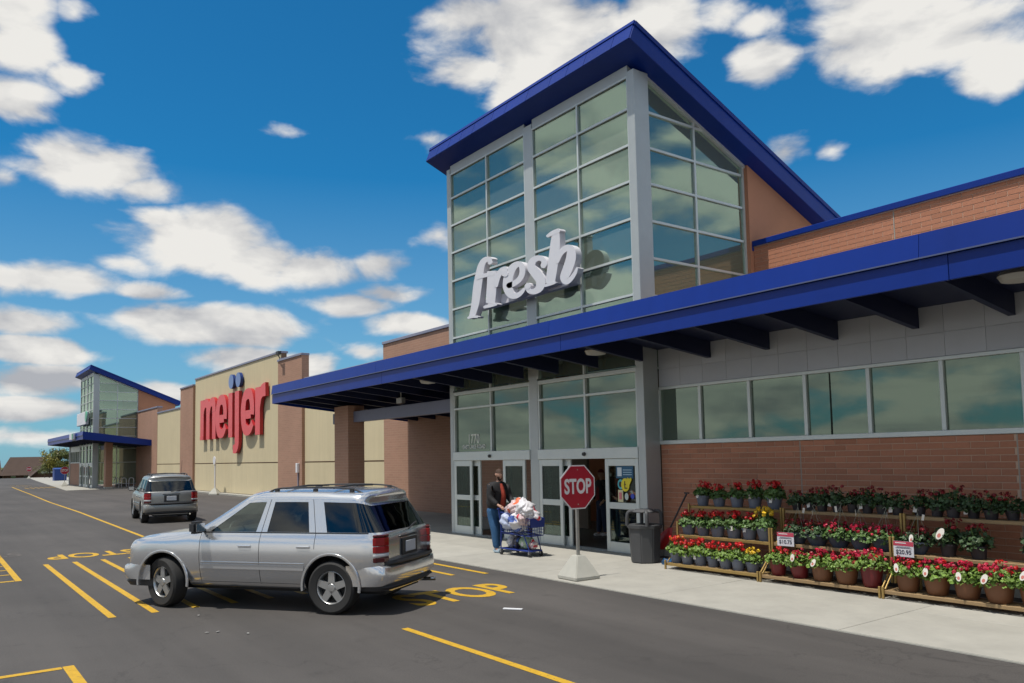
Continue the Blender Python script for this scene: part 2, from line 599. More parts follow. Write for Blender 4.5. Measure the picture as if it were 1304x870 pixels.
def brickwork(name, c1, c2, cm, bw=.4, bh=.1):
    """far brickwork, pieces too small to pick apart"""
    m = bpy.data.materials.new(name)
    m.use_nodes = True
    nt = m.node_tree
    N, Lk = nt.nodes, nt.links
    b = N['Principled BSDF']; b.inputs['Roughness'].default_value = .85
    tcn = N.new('ShaderNodeTexCoord')
    se = N.new('ShaderNodeSeparateXYZ'); Lk.new(tcn.outputs['Object'], se.inputs[0])
    ad = N.new('ShaderNodeMath'); ad.operation = 'ADD'; Lk.new(se.outputs[0], ad.inputs[0]); Lk.new(se.outputs[1], ad.inputs[1])
    co = N.new('ShaderNodeCombineXYZ'); Lk.new(ad.outputs[0], co.inputs[0]); Lk.new(se.outputs[2], co.inputs[1])
    bt = N.new('ShaderNodeTexBrick')
    bt.inputs['Color1'].default_value = tuple(c1) + (1,); bt.inputs['Color2'].default_value = tuple(c2) + (1,); bt.inputs['Mortar'].default_value = tuple(cm) + (1,)
    bt.inputs['Scale'].default_value = 1; bt.inputs['Brick Width'].default_value = bw; bt.inputs['Row Height'].default_value = bh
    bt.inputs['Mortar Size'].default_value = .006
    Lk.new(co.outputs[0], bt.inputs['Vector'])
    n = N.new('ShaderNodeTexNoise'); n.inputs['Scale'].default_value = .5; n.inputs['Detail'].default_value = 6
    Lk.new(tcn.outputs['Object'], n.inputs['Vector'])
    mr_ = N.new('ShaderNodeMapRange'); mr_.inputs['To Min'].default_value = .8; mr_.inputs['To Max'].default_value = 1.2
    Lk.new(n.outputs['Fac'], mr_.inputs['Value'])
    mx = N.new('ShaderNodeMix'); mx.data_type = 'RGBA'; mx.blend_type = 'MULTIPLY'; mx.inputs[0].default_value = 1
    cc = N.new('ShaderNodeCombineColor')
    for i in range(3): Lk.new(mr_.outputs[0], cc.inputs[i])
    Lk.new(bt.outputs['Color'], mx.inputs[6]); Lk.new(cc.outputs[0], mx.inputs[7]); Lk.new(mx.outputs[2], b.inputs['Base Color'])
    MATS[name] = m
    return m


M_ASPH = asphalt_mat()
M_CONC = mk('concrete', (.34, .325, .285), .85, var=.15, vs=1.4, bump=.12, bs=40, rand=.06)
M_CONC2 = mk('precast_concrete', (.42, .41, .36), .8, var=.08, vs=6, bump=.1, bs=60)
M_YEL = mk('road_paint', (.50, .29, .012), .75, var=.20, vs=7, bump=.15, bs=80)
_n, _l = M_YEL.node_tree.nodes, M_YEL.node_tree.links          # worn away to asphalt in chips
_t = _n.new('ShaderNodeTexCoord'); _w = _n.new('ShaderNodeTexNoise'); _w.inputs['Scale'].default_value = 22; _w.inputs['Detail'].default_value = 8; _w.inputs['Roughness'].default_value = .75
_l.new(_t.outputs['Object'], _w.inputs['Vector'])
_r = _n.new('ShaderNodeMapRange'); _r.inputs['From Min'].default_value = .56; _r.inputs['From Max'].default_value = .66; _r.inputs['To Max'].default_value = .75
_l.new(_w.outputs['Fac'], _r.inputs['Value'])
_m = _n.new('ShaderNodeMix'); _m.data_type = 'RGBA'; _m.inputs[7].default_value = (.075, .064, .054, 1)
_b = _n['Principled BSDF']; _src = _b.inputs['Base Color'].links[0].from_socket
_l.new(_r.outputs[0], _m.inputs[0]); _l.new(_src, _m.inputs[6]); _l.new(_m.outputs[2], _b.inputs['Base Color'])
M_BEIGE = mk('beige_precast', (.61, .515, .325), .85, var=.05, vs=.6, bump=.15, bs=14, rand=.03, streak=.09)
M_REVEAL = mk('reveal_band', (.17, .10, .06), .8, var=.06)
M_BRICK = mk('brick', (.42, .178, .103), .85, var=.10, vs=14, bump=.25, bs=70, rand=.11)
M_MORT = mk('mortar', (.54, .37, .27), .95, var=.08, vs=10, bump=.2, bs=60)
M_BRICKFAR = brickwork('brick_far', (.39, .215, .145), (.35, .195, .13), (.42, .28, .20))
M_STUCCO = mk('tan_stucco', (.46, .21, .12), .9, var=.05, vs=2, bump=.15, bs=30)
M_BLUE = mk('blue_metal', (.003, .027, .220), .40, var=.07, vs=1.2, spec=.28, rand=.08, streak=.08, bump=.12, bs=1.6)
M_BLUED = mk('blue_metal_shaded', (.006, .011, .045), .55, var=.06, vs=2)  # the canopy blue again, darkened to paint in the shade beneath the deck
M_CAPGREY = mk('grey_coping', (.24, .25, .33), .45, var=.05, vs=3)
M_ALU = mk('aluminium_frame', (.62, .66, .64), .42, metal=.35, var=.04, vs=3)
M_ALUD = mk('aluminium_post', (.47, .50, .495), .45, metal=.35, var=.05, vs=3)
M_GPANEL = mk('grey_metal_panel', (.48, .50, .54), .55, metal=.1, var=.04, vs=2, rand=.05)
M_TGLASS = glass('tower_glass', (.46, .62, .52), (.70, .90, .77), .32, 0.0, .03, .45, pale_veil=.16)
M_WGLASS = glass('window_glass', (.16, .24, .19), (.52, .66, .54), .27, 0.0, .015, .6, pale_veil=.05)
M_DGLASS = glass('door_glass', (.42, .5, .47), (.8, .9, .85), .10, 0.0)
M_INT = mk('interior_wall', (.16, .125, .095), .9, var=.05)
M_INTD = mk('interior_dark', (.06, .055, .05), .9, var=.1)
M_CEIL = mk('interior_ceiling', (.66, .68, .60), .9)
M_TILE = mk('floor_tile', (.06, .058, .055), .4, var=.15, vs=3)
M_WHITE = mk('white_paint', (.74, .74, .76), .45, var=.03)
M_BLACK = mk('black_rubber', (.018, .018, .019), .7, var=.1)
M_BLACKP = mk('black_plastic', (.03, .03, .032), .5, var=.05)
M_GRASS = mk('grass_ground', (.07, .10, .025), .95, var=.25, vs=.3, bump=.3, bs=8)
M_ROOFG = mk('roof_membrane', (.35, .35, .34), .9, var=.08)
M_LAMP = mk('lamp_white', (.8, .8, .8), .5, emit=(1, .97, .88, 3.5))
M_FIX = mk('fixture_grey', (.5, .5, .48), .5, metal=.2)
# ------------------------------------------------------------------ ground
mb = MB()
xs = [3500, 200, -60, -168, -185, -210, -235, -260, -300, -3500]
zs = [-.03, -.03, -.03, -.03, -.35, -1.5, -2.7, -3.4, -3.6, -3.6]
ys = [-3500, -300, 0, 60, 300, 3500]
vv = [(x, y, z) for x, z in zip(xs, zs) for y in ys]
ff = [(i * len(ys) + j, i * len(ys) + j + 1, (i + 1) * len(ys) + j + 1, (i + 1) * len(ys) + j) for i in range(len(xs) - 1) for j in range(len(ys) - 1)]
mb.add(vv, ff)
tag(mb.build('ground', M_GRASS), kind='structure')
mb = MB()
mb.add([(-166, -160, 0), (140, -160, 0), (140, 70, 0), (-166, 70, 0)], [(0, 1, 2, 3)])
LOT = tag(mb.build('parking_lot', M_ASPH), kind='structure')

YT, YM, YC, YW = 12.17, 16.2, 10.44, 12.62
ZS = 0.022
# near sidewalk, cast in slabs
sw = empty('sidewalk', (-12, 10, 0)); tag(sw, kind='structure')
XE = [-30.3, -27.2, -24.1, -21.0, -17.9, -14.8, -11.7, -8.6, -5.5, -2.4, .7, 3.8]
slab_cache = {}
for i in range(len(XE) - 1):
    for (y0, y1) in ((8.84, 10.52), (10.53, 12.16)):
        b_ = MB()
        b_.box(XE[i] + .007, XE[i + 1] - .007, y0, y1 - .004, -.06, ZS + random.uniform(-.001, .001))
        b_.off = Vector((-12, 10, 0))
        b_.build('slab', M_CONC, sw, bevel=.004)
b_ = MB(sw.location); b_.box(-30.3, 3.8, 8.83, 12.16, -.07, ZS - .008); b_.build('joint_filler', M_CONC2, sw)
# shaded paving under the open side of the canopy
b_ = MB(sw.location); b_.box(-30.3, -19.6, 12.165, 16.1, -.06, ZS); b_.build('slab', M_CONC, sw)
# far sidewalk
fs = empty('sidewalk', (-90, 12, 0)); tag(fs, kind='structure')
b_ = MB(fs.location)
b_.prism([(-76.4, 9.7), (-76.4, 16.1), (-164, 22), (-164, 14.9), (-120, 12.2)], -.05, .02, 'z')
b_.build('slab', M_CONC, fs)
# concrete strip along the foot of the long wall
ws = empty('wall_kerb', (-50, 16, 0)); tag(ws, kind='structure')
x = -76.3
while x < -30.6:
    b_ = MB(ws.location); b_.box(x + .005, min(x + 3.0, -30.4) - .005, 15.72, 16.12, -.05, .11); b_.build('kerb_stone', M_CONC, ws, bevel=.02)
    x += 3.0

# painted markings: children of the lot
def line(x0, x1, y0, y1, z=.004):
    b_ = MB(); b_.add([(x0, y0, z), (x1, y0, z), (x1, y1, z), (x0, y1, z)], [(0, 1, 2, 3)])
    return b_.build('painted_line', M_YEL, LOT)


def poly_line(pts, w, z=.004):
    b_ = MB()
    L, Rr = [], []
    for i, p in enumerate(pts):
        a, c = pts[max(i - 1, 0)], pts[min(i + 1, len(pts) - 1)]
        t = Vector((c[0] - a[0], c[1] - a[1])).normalized()
        L.append((p[0] - t.y * w / 2, p[1] + t.x * w / 2, z)); Rr.append((p[0] + t.y * w / 2, p[1] - t.x * w / 2, z))
    n = len(pts)
    b_.add(L + Rr, [(i, i + 1, n + i + 1, n + i) for i in range(n - 1)])
    return b_.build('painted_line', M_YEL, LOT)


for k in range(12):
    y = 2.21 + .567 * k
    line(-20.32 + random.uniform(-.04, .04), -12.58 + random.uniform(-.03, .03) + (.25 if k == 11 else 0), y - .052, y + .052)
line(-9.17, 4.0, 4.945, 5.045)
poly_line([(-23.6, 5.2), (-25.2, 5.28), (-41.5, 5.79), (-53.6, 6.0), (-71.7, 6.6), (-92, 7.2), (-96, 7.35)], .11)
# hatched island ends at the parking rows
line(-26.5, -17.80, 1.45, 1.56)
line(-17.93, -17.80, -4, 1.44)
for k in range(10): line(-19.0 - .85 * k, -18.9 - .85 * k, -4, 1.44)
line(-9.95, -9.84, -4, 1.25)
line(-9.95, 6, 1.26, 1.37)
for k in range(6): line(-100.5 + 1.5 * k - 4, -100.4 + 1.5 * k - 4, 7.6, 9.4)
for k in range(7):
    c = (-88 - 0.2 * k, 8.0 + .45 * k)
    line(c[0] - 3.2, c[0] + 1.0, c[1] - .05, c[1] + .05)


def road_word(cx, cy, rot):
    me = text_mesh('STOP', 1.46, 0.0, .034, M_YEL, sx=.57)
    o = link('painted_word', me, LOT, (cx, cy, .0045), (0, 0, rot))
    return o


road_word(-10.80, 6.88, R(90))
road_word(-21.75, 3.38, R(-90))
# worn ghost of an older word at the left
M_GHOST = mk('worn_paint', (.105, .092, .082), .85, var=.25, vs=8)
me = text_mesh('STOP', 1.2, 0.0, .01, M_GHOST, sx=.6)
link('painted_word', me, LOT, (-23.2, 1.15, .004), (0, 0, R(-90)))

# litter on the asphalt
tag(MB().build('x', M_WHITE) if False else (lambda b_: (b_.box(-.14, .14, -.03, .03, 0, .012), b_.build('paper_scrap', M_WHITE, None, loc=on_z(653, 776, .006), rot=(0, 0, R(35))))[1])(MB()),
    'white strip of paper litter lying on the asphalt right of the painted word', 'litter')
for i, (px, py) in enumerate([(253, 784), (263, 806), (277, 805), (316, 807)]):
    b_ = MB(); b_.prism([(-.022, -.01), (.026, -.014), (.028, .01), (-.01, .018)], 0, .008, 'z')
    tag(b_.build('paper_scrap', mk('paper_dull', (.3, .29, .27), .8), None, loc=on_z(px, py, .006), rot=(0, 0, i)),
        ['tiny pale scrap on the asphalt just below the front wheel of the near silver car',
         'tiny pale scrap on the asphalt, left of the pair below the near silver car',
         'tiny pale scrap on the asphalt, right of the pair below the near silver car',
         'tiny pale scrap on the asphalt below the driver door of the near silver car'][i], 'litter', 'paper scraps on the asphalt')

# ------------------------------------------------------------------ the store building
BL = (-40, 16.2, 0)
STORE = tag(empty('store_building', BL), 'long tan and brown supermarket with two glass entrance towers and blue canopies', 'building')


def part(name, mats, fill, parent=STORE, smooth=False, bevel=0.0, kind=None):
    b_ = MB(BL)
    fill(b_)
    o = b_.build(name, mats, parent, smooth, bevel)
    if kind: o['kind'] = kind
    return o


def sub(name, mats, fill, parent, bevel=0.0, smooth=False, kind=None):
    return part(name, mats, fill, parent, smooth, bevel, kind)


def brick_field(parent, x0, x1, z0, z1, yface, pick, joints=()):
    """bricks of 0.40 x 0.10 laid in running bond; pick(x, z) says which become objects of their own"""
    bw, bh, g = .402, .1005, .0125
    mesh_c = {}
    rest = MB(BL)
    n = 0
    row = 0
    z = z1
    while z - bh >= z0 - .001:
        off = (row % 2) * bw / 2
        x = x0 - off
        while x < x1:
            segs = [(max(x, x0), min(x + bw, x1))]
            for j in joints:
                segs = [s for a, c in segs for s in ([(a, j - .008), (j + .008, c)] if a < j < c else [(a, c)])]
            for a, c in segs:
                w = c - a - g
                if w < .03: continue
                if pick(a, z):
                    key = round(w, 3)
                    if key not in mesh_c:
                        bb = MB(); bb.box(0, w, 0, .05, 0, bh - g); mesh_c[key] = bb.mesh('brick', M_BRICK, bevel=.003)
                    link('brick', mesh_c[key], parent, (a + g / 2 - BL[0], yface + random.uniform(-.0015, .0015) - BL[1], z - bh + g / 2))
                    n += 1
                else:
                    rest.box(a + g / 2, c - g / 2, yface, yface + .05, z - bh + g / 2, z - g / 2)
            x += bw
        z -= bh
        row += 1
    if rest.v:
        o = rest.build('brick_courses', M_BRICK, parent); o['kind'] = 'stuff'
    return n


# --- long wall, cast panels left of the near tower: (x0, x1, top, kind)
def coping(parent, x0, x1, z, y, m, h=.12, d=.42, name='coping'):
    sub(name, m, lambda b_: b_.box(x0 - .03, x1 + .03, y - .05, y + d, z, z + h), parent, bevel=.01)


def beige_run(x0, x1, top, y=YM):
    core = part('panel_wall', M_REVEAL, lambda b_: b_.box(x0 + .002, x1 - .002, y + .03, y + .35, 0, top))
    n = max(1, round((x1 - x0) / 3.0))
    w = (x1 - x0) / n
    for i in range(n):
        a, c = x0 + i * w + .004, x0 + (i + 1) * w - .004
        sub('precast_panel', M_BEIGE, lambda b_: b_.box(a, c, y, y + .05, .12, 2.02), core)
        sub('precast_panel', M_BEIGE, lambda b_: b_.box(a, c, y, y + .05, 2.085, top - .003), core)
    coping(core, x0, x1, top, y, M_CAPGREY)


def brown_run(x0, x1, top, y, mat=M_BRICKFAR, cap=M_CAPGREY):
    o = part('brick_pier', mat, lambda b_: b_.box(x0, x1, y, y + .4, 0, top))
    coping(o, x0, x1, top, y, cap)
    return o


brown_run(-31.40, -19.62, 7.16, YM - .02)
beige_run(-40.45, -31.41, 6.40)
brown_run(-44.00, -40.46, 7.74, YM - .16)
beige_run(-61.70, -44.01, 8.27)
brown_run(-65.35, -61.71, 7.85, YM - .16)
beige_run(-73.60, -65.36, 6.42)
brown_run(-102, -73.61, 6.95, YM - .02)
sub('drain_pipe', M_CAPGREY, lambda b_: b_.tube([(-40.9, YM - .2, 1.9), (-40.9, YM - .2, .15)], .035), part('conduit_box', M_WHITE, lambda b_: b_.box(-41.0, -40.78, YM - .30, YM - .17, 1.5, 2.0), bevel=.01))
# body of the building behind the walls
part('roof_deck', M_ROOFG, lambda b_: b_.box(-102, 9, YM + .45, 75, 5.6, 5.9))
part('rear_block', M_INTD, lambda b_: (b_.box(-102, -101.6, YM + .45, 75, 0, 5.6), b_.box(8.6, 9, YM + .45, 75, 0, 5.6), b_.box(-102, 9, 74.6, 75, 0, 5.6), b_.box(-101.6, -19.7, YM + .5, YM + .6, 0, 5.6), b_.box(-11.7, 8.6, YM + .5, YM + .6, 0, 5.6)))
sub('camera_mount', M_BLACKP, lambda b_: (b_.tube([(-43.6, YM - .1, 7.75), (-43.6, YM - .35, 8.15), (-43.2, YM - .45, 8.2)], .03), b_.box(-43.3, -42.9, YM - .55, YM - .38, 8.05, 8.22)), part('camera_bracket', M_CAPGREY, lambda b_: b_.box(-43.75, -43.45, YM - .2, YM + .1, 7.86, 7.92)))


# --- an entrance tower
def tower(ox, oy, near):
    X0, X1, Y0 = -19.5 + ox, -11.8 + ox, YT + oy          # left edge, right edge, front plane
    YB = 15.92 + oy                                        # end of the side glazing
    sl = .404
    und = lambda y: 10.5 - sl * (y - oy - 12.6)            # underside of the shed roof
    rows = [9.68, 8.87, 8.06, 7.23, 6.40, 5.57, 4.74]
    zlow = 4.0
    frame = MB(BL)
    mull = MB(BL)
    d = .16
    # posts
    frame.box(X0, X0 + .17, Y0, Y0 + .45, 0.0, und(Y0 + .2) - .02)
    frame.box(X1 - .215, X1, Y0 - .012, Y0 + .44, 0.0, und(Y0 + .44) + .0)
    xm0, xm1 = -15.76 + ox, -15.43 + ox
    frame.box(xm0, xm1, Y0, Y0 + .25, 0.0, und(Y0 + .25) - .02)
    # head
    frame.prism([(Y0 + .02, 10.42), (Y0 + .18, 10.42), (Y0 + .18, und(Y0 + .18)), (Y0 + .02, und(Y0 + .02))], X0 + .17, xm0, 'x')
    frame.prism([(Y0 + .02, 10.42), (Y0 + .18, 10.42), (Y0 + .18, und(Y0 + .18)), (Y0 + .02, und(Y0 + .02))], xm1, X1 - .215, 'x')
    part_frame = part('entrance_tower', M_ALUD, lambda b_: (b_.v.extend(frame.v), b_.f.extend(frame.f), b_.m.extend(frame.m)), bevel=.008)
    bays = [(X0 + .17, -17.48 + ox, xm0), (xm1, -13.70 + ox, X1 - .215)]
    panes = []
    for (a, m_, c) in bays:
        for e in (a, c):
            s = .03 if e == a else -.03
            mull.box(min(e, e + s), max(e, e + s), Y0 + .01, Y0 + .12, 4.05, 10.42)
        mull.box(m_ - .026, m_ + .026, Y0 + .005, Y0 + .12, 3.99, 10.42)
        zz = [10.42] + rows + [4.0]
        for z in rows:
            mull.box(a + .03, m_ - .026, Y0 + .01, Y0 + .115, z - .026, z + .026)
            mull.box(m_ + .026, c - .03, Y0 + .01, Y0 + .115, z - .026, z + .026)
        mull.box(a + .03, c - .03, Y0 + .012, Y0 + .118, 10.375, 10.42)
        for (p, q) in ((a + .03, m_ - .026), (m_ + .026, c - .03)):
            for z1, z0 in zip(zz[:-1], zz[1:]):
                panes.append(((p, q), (z0 + .026, z1 - .026)))
    o = sub('mullion_grid', M_ALU, lambda b_: (b_.v.extend(mull.v), b_.f.extend(mull.f), b_.m.extend(mull.m)), part_frame)
    for (p, q), (z0, z1) in panes:
        bb = MB(); w, h = q - p, z1 - z0
        bb.box(-w / 2, w / 2, -.006, .006, -h / 2, h / 2)
        bb.build('pane', M_TGLASS, part_frame, loc=((p + q) / 2 - BL[0], Y0 + .065 - BL[1], (z0 + z1) / 2), rot=(R(random.gauss(0, .22)), 0, R(random.gauss(0, .22))))
    # side walls: glass with a raked head, then stucco
    for side in ((X1, -1), (X0, 1)):
        xs_, sg = side
        xi = xs_ + sg * .10
        ym = 14.19 + oy
        ya, yb = Y0 + .44, YB
        g2 = MB(BL)
        lo = 4.0 if (near or sg == 1) else .25
        g2.box(min(xi, xi + sg * .1), max(xi, xi + sg * .1), ym - .03, ym + .03, lo, und(ym) - .05)
        for yy in (ya, yb):
            g2.box(min(xi, xi + sg * .1), max(xi, xi + sg * .1), yy, yy + .06, lo, und(yy + .06) - .02)
        rr = list(rows) + ([] if lo > 1 else [3.6, 2.3, .30])
        for z in rr:
            ye = min(yb, 12.6 + oy + (10.5 - z) / sl) - .05
            for a, c in ((ya + .06, ym - .03), (ym + .03, yb)):
                if a < ye: g2.box(min(xi, xi + sg * .09), max(xi, xi + sg * .09), a, min(c, ye), z - .026, z + .026)
        # raked head
        g2.prism([(ya, und(ya) - .07), (yb + .06, und(yb + .06) - .07), (yb + .06, und(yb + .06)), (ya, und(ya))], xi - .04 if sg > 0 else xi - .06, xi + .06 if sg > 0 else xi + .04, 'x')
        sub('side_mullion_grid', M_ALU, lambda b_: (b_.v.extend(g2.v), b_.f.extend(g2.f), b_.m.extend(g2.m)), part_frame)
        for a, c in ((ya + .06, ym - .03), (ym + .03, yb)):
            zz = [99] + rr + ([lo] if lo > 1 else [])
            for z1, z0 in zip(zz[:-1], zz[1:]):
                b0 = z0 + .026
                pl = []
                t0, t1 = min(z1 - .026, und(a) - .08), min(z1 - .026, und(c) - .08)
                if t0 <= b0 + .02: continue
                if t1 > b0: pl = [(a, b0), (c, b0), (c, t1), (a, t0)]
                else:
                    ye = 12.6 + oy + (10.42 - b0) / sl
                    pl = [(a, b0), (ye, b0), (a, t0)]
                if t0 >= z1 - .03 and t1 < z1 - .03 and t1 > b0:
                    yk = 12.6 + oy + (10.42 - (z1 - .026)) / sl
                    if a < yk < c: pl = [(a, b0), (c, b0), (c, t1), (yk, z1 - .026), (a, z1 - .026)]
                cyv = sum(p_[0] for p_ in pl) / len(pl); czv = sum(p_[1] for p_ in pl) / len(pl)
                bb = MB(); bb.prism([(p_[0] - cyv, p_[1] - czv) for p_ in pl], -.006, .006, 'x')
                bb.build('pane', M_TGLASS, part_frame, loc=(xi + sg * .05 - BL[0], cyv - BL[1], czv), rot=(0, R(random.gauss(0, .2)), R(random.gauss(0, .2))))
        part('tower_side_wall', M_STUCCO, lambda b_: b_.prism([(yb + .062, 0), (19.3 + oy, 0), (19.3 + oy, und(19.3 + oy) - .01), (yb + .062, und(yb + .062) - .01)], min(xs_, xs_ + sg * .3) , max(xs_, xs_ + sg * .3), 'x'))
    # roof slab, perpendicular fascia at the front
    yb_, zb_ = 11.70 + oy, und(11.70 + oy)
    n_ = Vector((0, sl, 1)).normalized() * .45
    y2 = 19.6 + oy
    slab = [(yb_, zb_), (y2, und(y2)), (y2 + n_.y, und(y2) + n_.z), (yb_ + n_.y, zb_ + n_.z)]
    roof = part('tower_roof', M_BLUE, lambda b_: b_.prism(slab, X0 - .38, X1 + .38, 'x'), bevel=.012)
    # standing-seam fascia panels, proud of the slab edge
    xsn = [X0 - .37]
    while xsn[-1] < X1 + .2: xsn.append(min(xsn[-1] + random.choice((.6, .62, .9)), X1 + .37))
    xsn[-1] = X1 + .37
    o_ = Vector((0, -n_.z, n_.y)).normalized() * .016
    for a, c in zip(xsn[:-1], xsn[1:]):
        q0, q1 = Vector((0, yb_, zb_)) + n_ * .02, Vector((0, yb_, zb_)) + n_ * .80
        sub('fascia_panel', M_BLUE, lambda b_: b_.prism([(q0.y, q0.z), (q1.y, q1.z), (q1.y + o_.y, q1.z + o_.z), (q0.y + o_.y, q0.z + o_.z)], a + .006, c - .006, 'x'), roof)
    q0, q1 = Vector((0, yb_, zb_)) + n_ * .82, Vector((0, yb_, zb_)) + n_ * 1.03
    o2 = o_ * 2.2
    sub('roof_edge_trim', M_BLUE, lambda b_: b_.prism([(q0.y, q0.z), (q1.y, q1.z), (q1.y + o2.y, q1.z + o2.z), (q0.y + o2.y, q0.z + o2.z)], X0 - .39, X1 + .39, 'x'), roof)
    for xx, s in ((X1 + .38, 1), (X0 - .38, -1)):
        p0 = Vector((0, yb_, zb_)); p1 = Vector((0, y2, und(y2)))
        f0, f1 = p0 + n_ * .80, p1 + n_ * .80
        sub('rake_trim', M_BLUE, lambda b_: b_.prism([(f0.y, f0.z), (f1.y, f1.z), (f1.y + n_.y * .22, f1.z + n_.z * .22), (f0.y + n_.y * .22, f0.z + n_.z * .22)], min(xx, xx + s * .03), max(xx, xx + s * .03), 'x'), roof)
    # inside: ceiling, back wall, floor
    part('tower_ceiling', M_CEIL, lambda b_: b_.prism([(Y0 + .2, und(Y0 + .2) - .03), (16.1 + oy, und(16.1 + oy) - .03), (16.1 + oy, und(16.1 + oy) - .012), (Y0 + .2, und(Y0 + .2) - .012)], X0 + .32, X1 - .32, 'x'))
    part('tower_back_wall', M_CEIL, lambda b_: b_.box(X0 + .3, X1 - .3, 16.45 + oy, 16.5 + oy, 4.3, und(16.5 + oy) - .04))
    part('vestibule_wall', M_INT, lambda b_: (b_.box(X0 + .3, X0 + 2.2, 15.4 + oy, 15.5 + oy, .03, 4.3), b_.box(X0 + 3.4, X0 + 5.2, 15.4 + oy, 15.5 + oy, .03, 4.3), b_.box(X0 + 2.2, X0 + 3.4, 15.4 + oy, 15.5 + oy, 2.5, 4.3), b_.box(X0 + 5.2, X1 - .3, 15.4 + oy, 15.5 + oy, 2.5, 4.3)))
    part('vestibule_back', M_INTD, lambda b_: b_.box(X0 + .3, X1 - .3, 19.0 + oy, 19.05 + oy, .03, 4.3))
    part('vestibule_ceiling', M_INTD, lambda b_: b_.box(X0 + .3, X1 - .3, 15.52 + oy, 19 + oy, 4.3, 4.36))
    for lx_ in (X0 + 1.2, X0 + 3.4, X0 + 5.6):  # unseen lamps added to brighten the dark doorways from behind
        sub('ceiling_lamp', M_LAMP, lambda b_: b_.box(lx_, lx_ + 1.1, 17.0 + oy, 17.2 + oy, 4.22, 4.27), part('lamp_housing', M_FIX, lambda b_: b_.box(lx_ - .03, lx_ + 1.13, 16.95 + oy, 17.25 + oy, 4.272, 4.298)))
    part('vestibule_floor', M_TILE, lambda b_: b_.box(X0 + .18, X1 - .22, Y0 + .0, 19 + oy, -.05, .026))
    # --- lower front: transom windows, header, sliding doors
    lowf = MB(BL)
    for (a, m_, c) in bays:
        lowf.box(a, c, Y0 + .012, Y0 + .16, 3.905, 4.0)
        for z in (3.52,):
            lowf.box(a + .05, m_ - .03, Y0 + .012, Y0 + .14, z - .028, z + .028)
            lowf.box(m_ + .03, c - .05, Y0 + .012, Y0 + .14, z - .028, z + .028)
        lowf.box(a, a + .05, Y0 + .012, Y0 + .15, 2.30, 3.905)
        lowf.box(c - .05, c, Y0 + .012, Y0 + .15, 2.30, 3.905)
        lowf.box(m_ - .03, m_ + .03, Y0 + .008, Y0 + .15, 2.30, 3.905)
        lowf.box(a, c, Y0 - .03, Y0 + .20, 2.06, 2.30)
    o = sub('storefront_frame', M_ALU, lambda b_: (b_.v.extend(lowf.v), b_.f.extend(lowf.f), b_.m.extend(lowf.m)), part_frame, bevel=.006)
    for (a, m_, c) in bays:
        for (p, q) in ((a + .05, m_ - .03), (m_ + .03, c - .05)):
            for z0, z1 in ((2.30, 3.492), (3.548, 3.905)):
                bb = MB(); bb.box(-(q - p) / 2, (q - p) / 2, -.006, .006, -(z1 - z0) / 2, (z1 - z0) / 2)
                bb.build('pane', M_WGLASS, part_frame, loc=((p + q) / 2 - BL[0], Y0 + .085 - BL[1], (z0 + z1) / 2), rot=(R(random.gauss(0, .15)), 0, R(random.gauss(0, .2))))
        sub('door_sensor', M_BLACKP, lambda b_: b_.lathe([(.001, Y0 - .085), (.04, Y0 - .08), (.045, Y0 - .029)], (m_, 0, 2.17), 12, 'y'), part_frame)

    def leaf(x0, x1, y):
        lf = part('door_leaf', M_ALU, lambda b_: (
            b_.box(x0, x0 + .105, y, y + .05, .035, 2.055), b_.box(x1 - .105, x1, y, y + .05, .035, 2.055),
            b_.box(x0 + .105, x1 - .105, y, y + .05, .035, .25), b_.box(x0 + .105, x1 - .105, y, y + .05, .965, 1.105), b_.box(x0 + .105, x1 - .105, y, y + .05, 1.90, 2.055)), bevel=.006)
        for z0, z1 in ((.25, .965), (1.105, 1.90)):
            sub('pane', M_DGLASS, lambda b_: b_.box(x0 + .105, x1 - .105, y + .02, y + .03, z0, z1), lf)
        sub('vertical_bar', M_ALU, lambda b_: b_.box(x0 + .24, x0 + .275, y + .06, y + .09, .25, 1.90), lf)
        return lf
    leaf(-19.32 + ox, -18.42 + ox, Y0)
    leaf(-16.95 + ox, -16.0 + ox, Y0)
    leaf(-15.42 + ox, -14.55 + ox, Y0)
    last = leaf(-13.07 + ox, -12.04 + ox, Y0)
    leaf(-18.98 + ox, -18.13 + ox, Y0 + .09)
    leaf(-15.19 + ox, -14.34 + ox, Y0 + .09)
    part('door_threshold', M_ALUD, lambda b_: b_.box(X0 + .18, X1 - .22, Y0 - .012, Y0 + .22, .026, .034))
    return part_frame, last


TOWER, LASTLEAF = tower(0.0, 0.0, True)
tower(-70.0, .30, False)

# stickers on the right-most door leaf
def sticker(cx, cz, poly, m, dy=0):
    sub('sticker', m, lambda b_: b_.prism([(cx + a, cz + c) for a, c in poly], YT + .012 - dy, YT + .018 - dy, 'y'), LASTLEAF)


rect = lambda w, h: [(-w / 2, -h / 2), (w / 2, -h / 2), (w / 2, h / 2), (-w / 2, h / 2)]
disc = lambda r, n=18, e=1: [(r * math.cos(2 * math.pi * i / n), e * r * math.sin(2 * math.pi * i / n)) for i in range(n)]
mS = lambda n, c: mk('sticker_' + n, c, .5, var=.05)
sticker(-12.47, 1.76, rect(.52, .26), mS('blue', (.02, .10, .19)))
sticker(-12.62, 1.77, rect(.13, .19), mS('white', (.6, .66, .7)), .007)
for k in range(3): sticker(-12.38, 1.71 + .05 * k, rect(.26, .018), mS('pale', (.35, .5, .6)), .007)
sticker(-12.60, 1.50, disc(.09, 18, 1.2), mS('cyan', (.08, .45, .5)), 0)
sticker(-12.60, 1.50, disc(.05, 18, 1.2), mS('black', (.02, .02, .03)), .007)
sticker(-12.45, 1.49, disc(.125, 20, 1.15), mS('yellow', (.75, .62, .03)), .009)
